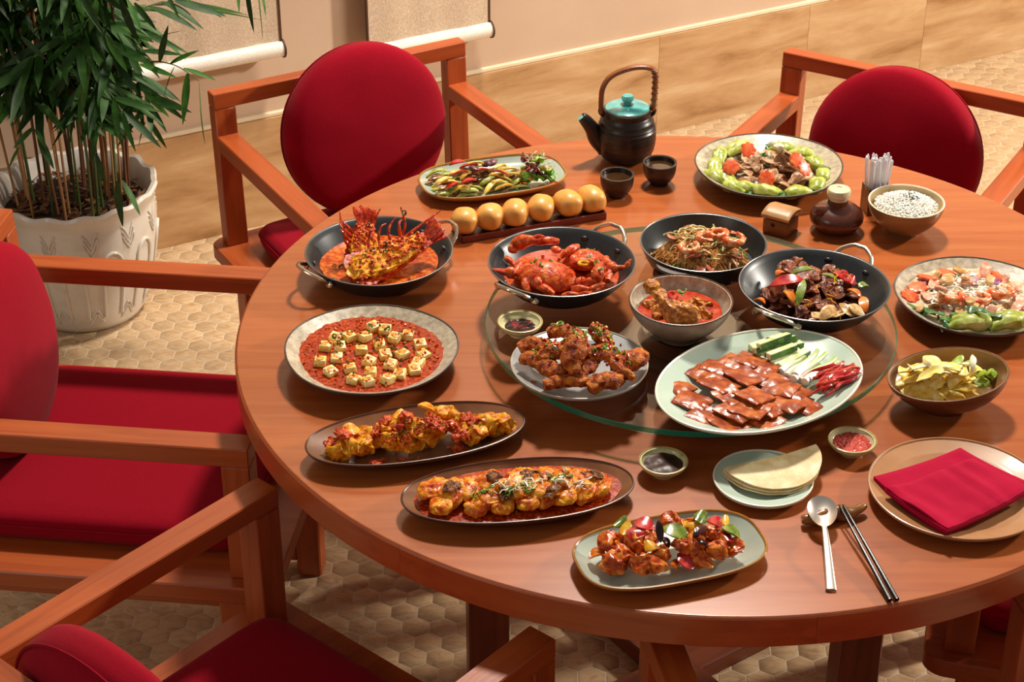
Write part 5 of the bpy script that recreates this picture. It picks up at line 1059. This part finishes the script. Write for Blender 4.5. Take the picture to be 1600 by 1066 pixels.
for k, (p, q_) in enumerate(sw):
    p, q_ = Vector(p), Vector(q_); l = (q_ - p).length; put('scallion_stalk', mesh('scallion_stalk', g_tube(bez([(-l / 2, 0, 0), (-l * .2, .002, .001), (l * .2, -.001, .001), (l / 2, .002, 0)], 4), [.0062 - .0028 * i / 12 for i in range(13)], 10), SCG), (p + q_) / 2, (0, 0, math.atan2(q_.y - p.y, q_.x - p.x)), 'white scallion stalk turning green, beside the cucumber', 'scallion', 'scallion stalks on the platter')
ca, cb_ = [(0.1501, -0.2822, 0.808), (0.2135, -0.2596, 0.812)], [(0.1712, -0.2523, 0.812)]
CHM = [mesh('chilli_strip', g_tube(bez([(-.024, 0, 0), (-.008, .002, .002), (.010, -.002, .002), (.024, .001, 0)], 4), [.0008] + [.0021] * 11 + [.0009], 6), REDP), mesh('chilli_strip', g_tube(bez([(-.021, 0, 0), (-.004, -.003, .002), (.010, .002, .001), (.021, 0, 0)], 4), [.0008] + [.0019] * 11 + [.0009], 6), fm('light_chilli', ['#c4261a', '#d84a30', '#e87a54'], 30, .25))]
for k in range(38):
    u, w = (k % 19) / 18, k // 19; bx0 = Vector((0.1665, -0.2713, 0.812)); ex0 = Vector((0.1991, -0.2634, 0.812))
    c = bx0.lerp(ex0, .1 + .8 * R.random()) + Vector((rr(-.010, .010), rr(-.022, .018), .003 + .010 * R.random()))
    put('chilli_strip', CHM[k % 2], c, (rr(-.2, .2), rr(-.15, .15), rad(38) + rr(-.35, .35)), 'thin red chilli strip in the heap at the right of the platter', 'chilli', 'red chilli strips on the platter', 1.25)

# rice, cabbage, pancakes
RC = (0.398, 0.340)
def rice():
    q = random.Random(5); gs = [wob(g_lathe([(0, .019), (.3, .0175), (.6, .012), (.85, .004), (.97, -.003), (.9, -.02), (0, -.022)], .0575, n=48), .002, 90, 1)]
    gr = g_blob(.0036, .0013, .0013, sub=1)
    for _ in range(1500):
        a, d = q.uniform(0, 6.28), .0555 * math.sqrt(q.uniform(0, 1)); r = d / .0575; z = .0188 * (1 - r ** 2.0) + .0008 + q.uniform(-.0005, .0018)
        gs.append(xf(gr, (d * math.cos(a), d * math.sin(a), z), (0, q.uniform(-.6, .6), q.uniform(0, 6.28)), q.uniform(.8, 1.15)))
    return join(*gs)
tag(obj('rice', rice(), fm('cooked_rice', ['#ece6d8', '#f2eee4', '#f8f6f0'], 80, .5, .0, sss=.15), loc=(RC[0], RC[1], T + .048)), 'mound of white cooked rice in the beige bowl', 'rice', kind='stuff')
scatter('sesame_seeds', 'black sesame seeds on the rice', 'sesame', [g_blob(.0017, .0011, .0008, sub=1)], [(RC[0] + .004 + R.gauss(0, .012), RC[1] - .002 + R.gauss(0, .011), T + .069 - .002) for _ in range(44)], plain('sesame', '#1a1512', .5), .5, 91, (.9, 1.4))
KB = (0.359, -0.240)
pool('pickle_brine', 'pale yellow brine at the bottom of the cabbage bowl', (KB[0], KB[1], T + .034), .072, fm('brine', ['#d8ac34', '#ecce60', '#f6e4a0'], 50, .35), b=.058, th=.010, dome=.022, amp=.005, seed=5)
many('cabbage_piece', slices(PICK, 'cabbage_piece', .036, .021, .0025, 4, 'oval', .007, .006, 70), [(0.2993, -0.2351, 0.792), (0.3113, -0.2441, 0.796), (0.3232, -0.2488, 0.794), (0.3297, -0.2329, 0.812), (0.3363, -0.224, 0.818), (0.346, -0.2379, 0.82), (0.3533, -0.2491, 0.822), (0.3388, -0.2549, 0.806), (0.3506, -0.2596, 0.804), (0.3662, -0.259, 0.802), (0.3629, -0.2546, 0.814), (0.3811, -0.2572, 0.796), (0.3373, -0.2639, 0.792), (0.3723, -0.2576, 0.788), (0.3176, -0.2417, 0.806), (0.39, -0.2453, 0.8), (0.3098, -0.2268, 0.8), (0.3516, -0.2613, 0.792), (0.3001, -0.2477, 0.79), (0.3131, -0.2529, 0.79), (0.3254, -0.2628, 0.788), (0.3302, -0.2374, 0.8), (0.3448, -0.2429, 0.81), (0.3772, -0.24, 0.8), (0.382, -0.2633, 0.79), (0.3949, -0.2477, 0.79), (0.2978, -0.2213, 0.79), (0.3646, -0.2529, 0.79), (0.3521, -0.2164, 0.815), (0.3328, -0.2532, 0.8), (0.3229, -0.2766, 0.8), (0.3352, -0.2843, 0.8), (0.3499, -0.2869, 0.8), (0.3655, -0.2843, 0.8), (0.3795, -0.2766, 0.8)], 'translucent yellow pickled cabbage piece in the brown bowl', 'cabbage', 'pickled cabbage pieces', .4, sc=(.8, 1.15), lift=.0015, zmax=T + .078)
many('cabbage_core', slices(WHITE, 'cabbage_core', .030, .010, .003, 2, 'leaf', .006), [(0.3774, -0.25, 0.816), (0.3135, -0.2555, 0.808), (0.3328, -0.2599, 0.814), (0.3905, -0.245, 0.808), (0.3442, -0.2697, 0.794)], 'pale cabbage rib in the brown bowl', 'cabbage', 'pale cabbage ribs', .5, lift=.002, zmax=T + .082)
grs = [mesh('green_slice', g_sheet(.026, .016, .0022, 9, 5, lambda x, y: .09 * x * x / .012, 'oval', .001, 80, k), fm('green_slice_m', ['#6f9412', '#97b82e', '#c2d468'], 40)) for k in range(2)]
many('green_slice', grs, [(0.4008, -0.2232, 0.806), (0.3977, -0.2178, 0.806), (0.4154, -0.2205, 0.806), (0.4242, -0.2199, 0.804), (0.4285, -0.2273, 0.802), (0.4157, -0.2427, 0.8), (0.4072, -0.252, 0.796), (0.4233, -0.2342, 0.798), (0.3694, -0.24, 0.818)], 'curved bright green pickle slice at the right of the bowl', 'pickle', 'green pickle slices', .8, lift=.006)
PC = [(0.0005, -0.4409, 0.768), (0.1386, -0.3937, 0.776)]
def half_moon(r, th, lift, seed):
    top, bot, f = [], [], []; n, m = 28, 10
    for j in range(m + 1):
        for i in range(n + 1):
            a = math.pi + math.pi * i / n; q = j / m; x, y = r * q * math.cos(a), r * q * math.sin(a) * 1.02
            z = .0015 * noise.noise(Vector((x * 40, y * 40, seed))) + lift * max(0, (x / r)) ** 2 + .002 * (1 - (y / r + .1) ** 2)
            t = th * (.5 if j < m else .25); top.append((x, y, z + t)); bot.append((x, y, z - t))
    k = len(top); q_ = n + 1
    for j in range(m):
        for i in range(n): a = j * q_ + i; f.append((a, a + 1, a + q_ + 1, a + q_)); f.append((k + a, k + a + q_, k + a + q_ + 1, k + a + 1))
    for i in range(n): a = m * q_ + i; f.append((a, a + 1, k + a + 1, k + a))
    for j in range(m):
        for i in (0, n): a = j * q_ + i; f.append((a, k + a, k + a + q_, a + q_))
    return top + bot, f
pcm = fm('pancake', ['#d8bd84', '#e4cd9c', '#ecdab0'], 26, .55, .1, 60, .05, sss=.1)
p0, p1 = Vector(PC[0]), Vector(PC[1]); mid = (p0 + p1) / 2; yaw = math.atan2(p1.y - p0.y, p1.x - p0.x); rp = (p1 - p0).length / 2 * 1.0
for k, lab in enumerate(('folded pale pancake at the bottom of the stack', 'folded pale pancake in the middle of the stack', 'folded pale pancake on top of the stack')):
    put('pancake', mesh('pancake', half_moon(rp, .0036, .006 + .001 * k, k), pcm, 50), (mid.x + .001 * k, mid.y + .0008 * k, T + .0128 + .0042 * k), (0, 0, yaw + .02 * (k - 1)), lab, 'pancake', 'folded pancakes')

# ------------------------------------------------------------------ potted palm
PX, PY = -1.34, 1.38
palm = thing('potted_palm', 'tall bamboo palm in a white scallop-rimmed ceramic pot by the wall', 'potted plant', (PX, PY, 0))
white = ramp_mat('white_ceramic', [(0.3, '#cfc6b8'), (0.6, '#ded7cb'), (0.8, '#c4b8a6')], 9, .35, coat=.25, bump=.04, bscale=20)
def prad(z): return .132 + .058 * math.sin(min(1, z / .30) * math.pi / 2) ** .8 - .006 * max(0, (z - .24) / .06)
NS = 15
scal = lambda t, r, z: (1 + (.011 * math.cos(NS * t) if z > .318 else 0), (.0045 * math.cos(NS * t) if z > .318 else 0))
prof = [(0, .0), (.125, .0), (.131, .004)] + [(prad(z), z) for z in (.02, .05, .09, .13, .17, .21, .25, .28, .30)] + [(.190, .312), (.194, .320), (.197, .330), (.193, .338), (.183, .334), (.176, .318), (.170, .29), (.165, .27), (0, .27)]
obj('pot', g_lathe(prof, 1.0, n=150, wave=scal), white, palm)
for k in range(12):
    a0 = 2 * math.pi * k / 12 + .1
    w = .135; path = []
    for (u, z) in [(-1, .05), (-1, .12), (-1, .19)] + [(-math.cos(i * math.pi / 8), .19 + .04 * math.sin(i * math.pi / 8)) for i in range(1, 8)] + [(1, .19), (1, .12), (1, .05)]:
        a = a0 + w * u; r = prad(z) + .0012; path.append((r * math.cos(a), r * math.sin(a), z))
    obj('relief_arch', g_tube(path, .0042, 6), white, palm)
    for j in range(4):
        zt = .288 - .013 * j
        for s in (-1, 1):
            pts = [(prad(z) * math.cos(a) + .0008 * math.cos(a), prad(z) * math.sin(a) + .0008 * math.sin(a), z) for a, z in [(a0 + .26 + s * .005, zt - .034), (a0 + .26 + s * (.05 + .012 * j), zt - .012), (a0 + .26 + s * (.095 - .004 * j), zt)]]
            if j < 3: obj('relief_chevron', g_tube(pts, .0026, 5), white, palm)
    for j in range(2):
        for s in (-1, 1):
            pts = [(prad(z) * math.cos(a) + .0008 * math.cos(a), prad(z) * math.sin(a) + .0008 * math.sin(a), z) for a, z in [(a0 + .26 + s * .11, .045 - .012 * j), (a0 + .26 + s * .01, .075 - .012 * j)]]
            obj('relief_chevron', g_tube(pts, .0026, 5), white, palm)
obj('soil', wob(g_lathe([(0, .292), (.5, .288), (1, .278), (.98, .272), (0, .271)], .168, n=40), .006, 40, 2), ramp_mat('soil', [(0.3, '#1c100a'), (0.6, '#352015'), (0.8, '#4d3120')], 90, .9, bump=.6, bscale=200), palm)
bark = ramp_mat('bark_mulch', [(0.3, '#4a2a18'), (0.55, '#7a4c2c'), (0.8, '#a87a50')], 50, .8, island=True)
chips = [xf(g_sheet(rr(.02, .05), rr(.006, .014), .003, 4, 2, lambda x, y: .1 * x * x / .02, 'leaf', .002, 80, k), (x - PX, y - PY, .293 + rr(-.004, .008)), (rr(-.5, .5), rr(-.5, .5), rr(0, 6.28))) for k, (x, y, z) in enumerate(circ((PX, PY, 0), .155, 170, 77))]
tag(obj('mulch', join(*chips), bark, palm), kind='stuff')
peb = ramp_mat('pebble', [(0.3, '#a8713f'), (0.7, '#c79a68')], 20, .5)
for x, y, s in ((.062, -.138, .017), (.078, -.122, .012), (.05, -.12, .011)): obj('pebble', g_blob(s, s * .8, s * .75, .002, 60, 3, 2), peb, palm, loc=(x, y, .300))
cane_m = [ramp_mat('cane_tan', [(0.3, '#8a5a34'), (0.6, '#b4834f'), (0.8, '#cda274')], 10, .5, stretch=(3, 3, .5)), ramp_mat('cane_green', [(0.3, '#2c3a18'), (0.6, '#4a5c26'), (0.8, '#6e6a34')], 10, .45, stretch=(3, 3, .5)), ramp_mat('cane_brown', [(0.3, '#4e2d1a'), (0.7, '#7d4e30')], 10, .5, stretch=(3, 3, .5))]
q5 = random.Random(21); tops = []
for k in range(34):
    a, d = q5.uniform(0, 6.28), .135 * math.sqrt(q5.uniform(0.02, 1)); x, y = d * math.cos(a), d * math.sin(a); h = q5.uniform(.75, 1.35)
    lx, ly = x * q5.uniform(.2, .9) + q5.uniform(-.05, .05), (y * q5.uniform(.1, .5) if y < 0 else -y * .3) + q5.uniform(-.05, .0)
    pts = bez([(x, y, .28), (x + lx * .3, y + ly * .3, .28 + h * .35), (x + lx * .65, y + ly * .65, .28 + h * .7), (x + lx, y + ly, .28 + h)], 5)
    r = q5.uniform(.0026, .0050); rs = [r * (1.12 if i % 4 == 0 else 1) for i in range(len(pts))]
    obj('cane', g_tube(pts, rs, 6), cane_m[k % 3], palm); tops.append(pts)
leafm = [ramp_mat('palm_leaf', [(0.3, '#16300f'), (0.55, '#274a18'), (0.8, '#3c6424')], 9, .5, stretch=(.5, 3, 3), spec=.3), ramp_mat('palm_leaf_light', [(0.3, '#274e16'), (0.6, '#3e6e22'), (0.8, '#588a32')], 9, .5, stretch=(.5, 3, 3), spec=.3),
         ramp_mat('palm_leaf_yellow', [(0.3, '#6a7420'), (0.6, '#96882c'), (0.8, '#a8702a')], 12, .45)]
def leaf_mesh(mat, droop, wd, tw):
    v, f = [], []; n = 9
    for i in range(n + 1):
        u = i / n; w = wd * (math.sin(math.pi * min(1, .06 + u * .94)) ** .75) * (1 - .35 * u) if i < n else .0006
        z = -droop * u * u; t = tw * u
        for s in (-1, 0, 1): v.append((u, s * w * math.cos(t) * .95, z + (abs(s) * w * .28) + s * w * math.sin(t)))
    for i in range(n):
        for j in range(2): f.append((i * 3 + j, (i + 1) * 3 + j, (i + 1) * 3 + j + 1, i * 3 + j + 1))
    return mesh('leaf', (v, f), mat, 0)
LV = [leaf_mesh(leafm[k // 3] if k < 6 else leafm[2], (.04, .10, .2)[k % 3], (.082, .07, .078)[k % 3], (-.5, .3, .7)[k % 3]) for k in range(7)]
LC_ = [0]
def leaf_quat(d):
    x = d.normalized(); u = Vector((q5.uniform(-.5, .5), q5.uniform(-.9, .1), .75)); z = (u - x * u.dot(x)).normalized(); y = z.cross(x)
    return Matrix((x, y, z)).transposed().to_quaternion()
def leaf(base, tip, wide=1.0, kind=None):
    b, t = Vector(base), Vector(tip); d = t - b; l = d.length
    k = kind if kind is not None else (q5.choice((0, 1, 2, 0, 1, 2, 0, 1, 3, 4, 5)) if q5.random() < .985 else 6)
    o = bpy.data.objects.new('leaf', LV[k]); COL.objects.link(o); o.parent = palm; o.location = b - Vector((PX, PY, 0))
    qd = leaf_quat(d)
    o.rotation_mode = 'QUATERNION'; o.rotation_quaternion = qd; o.scale = (l, l * wide * 0.92 * min(1.6, .15 / max(l, .05)) , l * .9); LC_[0] += 1
# leaves that stand out at the right of the palm, with the arching frond that carries some of them
fx = [(-1.1235, 1.22, 0.7199), (-1.0935, 1.22, 0.7109), (-1.0684, 1.22, 0.7094), (-1.0329, 1.22, 0.6973), (-0.9921, 1.22, 0.664)]
obj('frond_stalk', g_tube(bez([Vector(p) - Vector((PX, PY, 0)) for p in [(PX + .06, PY - .05, .62)] + fx], 6), [.0034 - .0026 * i / 30 for i in range(31)], 6), cane_m[1], palm)
EX = [((-1.1098, 1.1786, 0.7212), (-1.0294, 1.1586, 0.7018), 0.95), ((-1.1124, 1.1937, 0.6886), (-1.0374, 1.1737, 0.6443), 0.95), ((-1.1194, 1.2501, 0.7442), (-1.0176, 1.2301, 0.7831), 0.95), ((-1.117, 1.2282, 0.7318), (-1.0215, 1.2082, 0.7367), 0.95), ((-1.0667, 1.1794, 0.7273), (-1.0403, 1.1594, 0.8158), 0.95), ((-1.0509, 1.2133, 0.7083), (-0.9862, 1.1933, 0.7509), 0.95), ((-1.0236, 1.2179, 0.6949), (-0.9498, 1.1979, 0.6802), 0.95), ((-1.0095, 1.186, 0.6968), (-1.0275, 1.166, 0.5808), 0.95), ((-0.9954, 1.2435, 0.6509), (-0.9968, 1.2235, 0.5067), 1.6), ((-1.0364, 1.1814, 0.7135), (-1.0718, 1.1614, 0.643), 0.95), ((-1.1131, 1.2091, 0.6455), (-1.0594, 1.1891, 0.5906), 0.95), ((-1.1121, 1.2217, 0.6132), (-1.07, 1.2017, 0.5476), 0.95), ((-1.1144, 1.2131, 0.6069), (-1.1922, 1.1931, 0.5139), 0.95), ((-1.1216, 1.2287, 0.6237), (-1.1739, 1.2087, 0.5954), 0.95), ((-1.1175, 1.2438, 0.5627), (-1.0795, 1.2238, 0.4979), 0.95), ((-1.129, 1.2656, 0.546), (-1.1536, 1.2456, 0.4876), 0.95), ((-1.2076, 1.1384, 0.7572), (-1.2537, 1.1184, 0.5857), 1.3), ((-1.215, 1.1749, 0.8065), (-1.2854, 1.1549, 0.7375), 1.05), ((-1.1372, 1.1796, 0.868), (-1.1059, 1.1596, 0.7742), 1.2), ((-1.1788, 1.1393, 0.8833), (-1.1974, 1.1193, 0.8158), 1.5), ((-1.1317, 1.1101, 0.8881), (-1.1691, 1.0901, 0.8086), 1.2), ((-1.1137, 1.2073, 0.8512), (-1.0677, 1.1873, 0.7952), 1.05), ((-1.1139, 1.1398, 0.8831), (-1.0844, 1.1198, 0.8188), 1.05), ((-1.1671, 1.1414, 0.8039), (-1.1268, 1.1214, 0.7256), 1.05), ((-1.2193, 1.1992, 0.755), (-1.1664, 1.1792, 0.675), 1.05), ((-1.2343, 1.1685, 0.6795), (-1.2829, 1.1485, 0.6221), 1.05), ((-1.2089, 1.1571, 0.7236), (-1.1704, 1.1371, 0.6536), 1.05), ((-1.3624, 1.1873, 0.5678), (-1.41, 1.1673, 0.526), 1.05), ((-1.3395, 1.113, 0.5982), (-1.3156, 1.093, 0.5607), 1.2), ((-1.3498, 1.1807, 0.6312), (-1.29, 1.1607, 0.5832), 1.05), ((-1.326, 1.1474, 0.6425), (-1.2778, 1.1274, 0.5783), 1.05), ((-1.234, 1.1191, 0.6253), (-1.1827, 1.0991, 0.5879), 1.4), ((-1.2248, 1.1761, 0.8536), (-1.3061, 1.1561, 0.8393), 1.2), ((-1.3637, 1.2031, 0.8433), (-1.3174, 1.1831, 0.7711), 1.05), ((-1.3468, 1.1307, 0.8049), (-1.2947, 1.1107, 0.759), 1.05), ((-1.3482, 1.173, 0.7494), (-1.3807, 1.153, 0.6993), 1.05), ((-1.2548, 1.1398, 0.8424), (-1.2213, 1.1198, 0.8408), 1.05), ((-1.305, 1.1842, 0.7996), (-1.2449, 1.1642, 0.79), 1.05), ((-1.1919, 1.1822, 0.81), (-1.1461, 1.1622, 0.7538), 1.05), ((-1.2447, 1.1319, 0.7373), (-1.3038, 1.1119, 0.6875), 1.05), ((-1.2738, 1.193, 0.6955), (-1.3152, 1.173, 0.6246), 1.05), ((-1.3754, 1.1758, 0.7321), (-1.3367, 1.1558, 0.6686), 1.05), ((-1.3886, 1.1783, 0.7731), (-1.3753, 1.1583, 0.7263), 1.05), ((-1.361, 1.192, 0.6827), (-1.4062, 1.172, 0.6317), 1.05), ((-1.2229, 1.1529, 0.6993), (-1.2636, 1.1329, 0.6291), 1.05), ((-0.8931, 1.2259, 0.8758), (-0.8894, 1.2059, 0.8264), 0.8), ((-0.8742, 1.2378, 0.8798), (-0.8663, 1.2178, 0.7748), 0.8), ((-0.843, 1.1602, 0.9126), (-0.8303, 1.1402, 0.7917), 0.8), ((-0.8443, 1.235, 0.8724), (-0.8308, 1.215, 0.8187), 0.8), ((-1.0443, 1.1894, 0.8894), (-1.0117, 1.1694, 0.83), 0.8), ((-0.9939, 1.198, 0.8904), (-0.9937, 1.178, 0.8498), 0.8), ((-1.1699, 1.0946, 0.481), (-1.1675, 1.0746, 0.3758), 1.3), ((-1.1724, 1.1498, 0.4556), (-1.1295, 1.1298, 0.3795), 1.2), ((-1.2125, 1.1092, 0.5407), (-1.1955, 1.0892, 0.4696), 1.1), ((-1.3949, 1.1671, 0.529), (-1.4249, 1.1471, 0.4837), 1.1), ((-1.3333, 1.1075, 0.5798), (-1.3026, 1.0875, 0.5124), 1.2)]
for b, t, w in EX: leaf(b, t, w, q5.choice((0, 1, 3, 4)))
# the crown: arching fronds with leaflets in two rows
extra = []
for k in range(92):
    pts = [p for p in tops[k % len(tops)] if .56 < p.z < 1.05]; o0 = Vector(q5.choice(pts))
    a = q5.uniform(2.3, 5.6) if k % 5 else q5.uniform(0, 6.28)
    d = Vector((math.cos(a), math.sin(a) * .75, 0)); l = q5.uniform(.14, .26); rp_ = []
    for i in range(7):
        u = i / 6; rp_.append(o0 + d * (l * u) + Vector((0, 0, l * (.75 * u - .75 * u * u))))
    P_ = [Vector((p.x + PX, p.y + PY, p.z)) for p in rp_]
    if any((p.x - WA[0]) * .472 - (p.y - WA[1]) * .882 < .11 for p in P_): continue
    obj('frond_stalk', g_tube(rp_, [.0026 - .0018 * i / 6 for i in range(7)], 5), cane_m[1], palm)
    sd = Vector((-d.y, d.x, 0)).normalized()
    for i in range(1, 7):
        for s in (-1, 1):
            b = P_[i]; u = i / 6; ll = q5.uniform(.11, .17) * (1 - .15 * u)
            dv = (d * (.55 + .5 * u) + sd * s * (.95 - .6 * u) + Vector((0, 0, q5.uniform(-.75, -.05)))).normalized()
            tpt = b + dv * ll
            if (tpt.x - WA[0]) * .472 - (tpt.y - WA[1]) * .882 < .085: continue
            if LC_[0] < 298: leaf(b, tpt, q5.uniform(1.0, 1.45))
            else:
                src = LV[q5.choice((0, 1, 2, 0, 1, 3, 4))]; m4 = Matrix.LocRotScale(b - Vector((PX, PY, 0)), leaf_quat(dv), Vector((ll, ll * q5.uniform(.8, 1.25) * min(1.6, .15 / ll), ll * .9)))
                extra.append(([tuple(m4 @ v.co) for v in src.vertices], [tuple(p.vertices) for p in src.polygons]))

tag(obj('foliage', join(*extra), leafm[0], palm, sharp=0), kind='stuff')

# ------------------------------------------------------------------ hexagon mosaic floor
grout = ramp_mat('grout', [(0.3, '#cdb99c'), (0.7, '#dccab0')], 30, .8)
floor = tag(obj('floor', g_box(-4.5, 4.5, -4.5, 5.5, -.06, -.0005), grout), 'beige marble hexagon mosaic floor', kind='structure')
PT = .0515; HR = .0492 / math.sqrt(3)
tilem = ramp_mat('marble_tile', [(0.25, '#a98560'), (0.5, '#c6a67e'), (0.75, '#d6ba94')], 26, .45, detail=8, dist=1.6, stretch=(1, 2.2, 1), island=True, coat=.08)
def hexagon():
    v, f = [], []
    for r, z in ((HR, -.002), (HR, -.0003), (HR - .0005, 0)):
        for i in range(6): a = math.pi / 6 + i * math.pi / 3; v.append((r * math.cos(a), r * math.sin(a), z))
    for j in range(2):
        for i in range(6): f.append((j * 6 + i, j * 6 + (i + 1) % 6, j * 6 + 6 + (i + 1) % 6, j * 6 + 6 + i))
    f.append(tuple(range(12, 18)))
    return v, f
hv, hf = hexagon(); rz = rad(-1.85); ca_, sa_ = math.cos(rz), math.sin(rz); cells = []
for j in range(-62, 92):
    for i in range(-64, 64):
        x = (i + (.5 if j % 2 else 0)) * PT; y = j * PT * math.sqrt(3) / 2; X, Y = x * ca_ - y * sa_, x * sa_ + y * ca_
        if (X - WA[0]) * .472 - (Y - WA[1]) * .882 > -.02: cells.append((X, Y))
# the 300 largest tiles in view are objects of their own, the others one joined part
bpy.context.view_layer.update(); dg = bpy.context.evaluated_depsgraph_get(); co = cam.location; vis = []
fwd = Vector((0, math.cos(rad(30.78)), -math.sin(rad(30.78)))); upv = Vector((0, math.sin(rad(30.78)), math.cos(rad(30.78))))
for n_, (X, Y) in enumerate(cells):
    d = Vector((X, Y, .0004)) - co; z = d.dot(fwd)
    if abs(d.x / z) > .262 or abs(d.dot(upv) / z) > .174: continue
    hit, loc_, *_r = S.ray_cast(dg, co, d.normalized(), distance=d.length - .004)
    if not hit: vis.append((d.length, n_))
vis.sort(); own = {n_ for _, n_ in vis[:300]}
tm = mesh('floor_tile', (hv, hf), tilem, 40)
V_, F_ = [], []
cr_, sr_ = ca_, sa_
for n_, (X, Y) in enumerate(cells):
    if n_ in own:
        o = bpy.data.objects.new('floor_tile', tm); COL.objects.link(o); o.parent = floor; o.location = (X, Y, 0); o.rotation_euler = (0, 0, rz)
    else:
        b_ = len(V_); V_ += [(X + x * cr_ - y * sr_, Y + x * sr_ + y * cr_, z) for x, y, z in hv]; F_ += [tuple(q + b_ for q in f_) for f_ in hf]
me = bpy.data.meshes.new('distant_tiles'); me.from_pydata(V_, [], F_); me.materials.append(tilem); me.update()
o = bpy.data.objects.new('distant_tiles', me); COL.objects.link(o); o.parent = floor; o['kind'] = 'stuff'
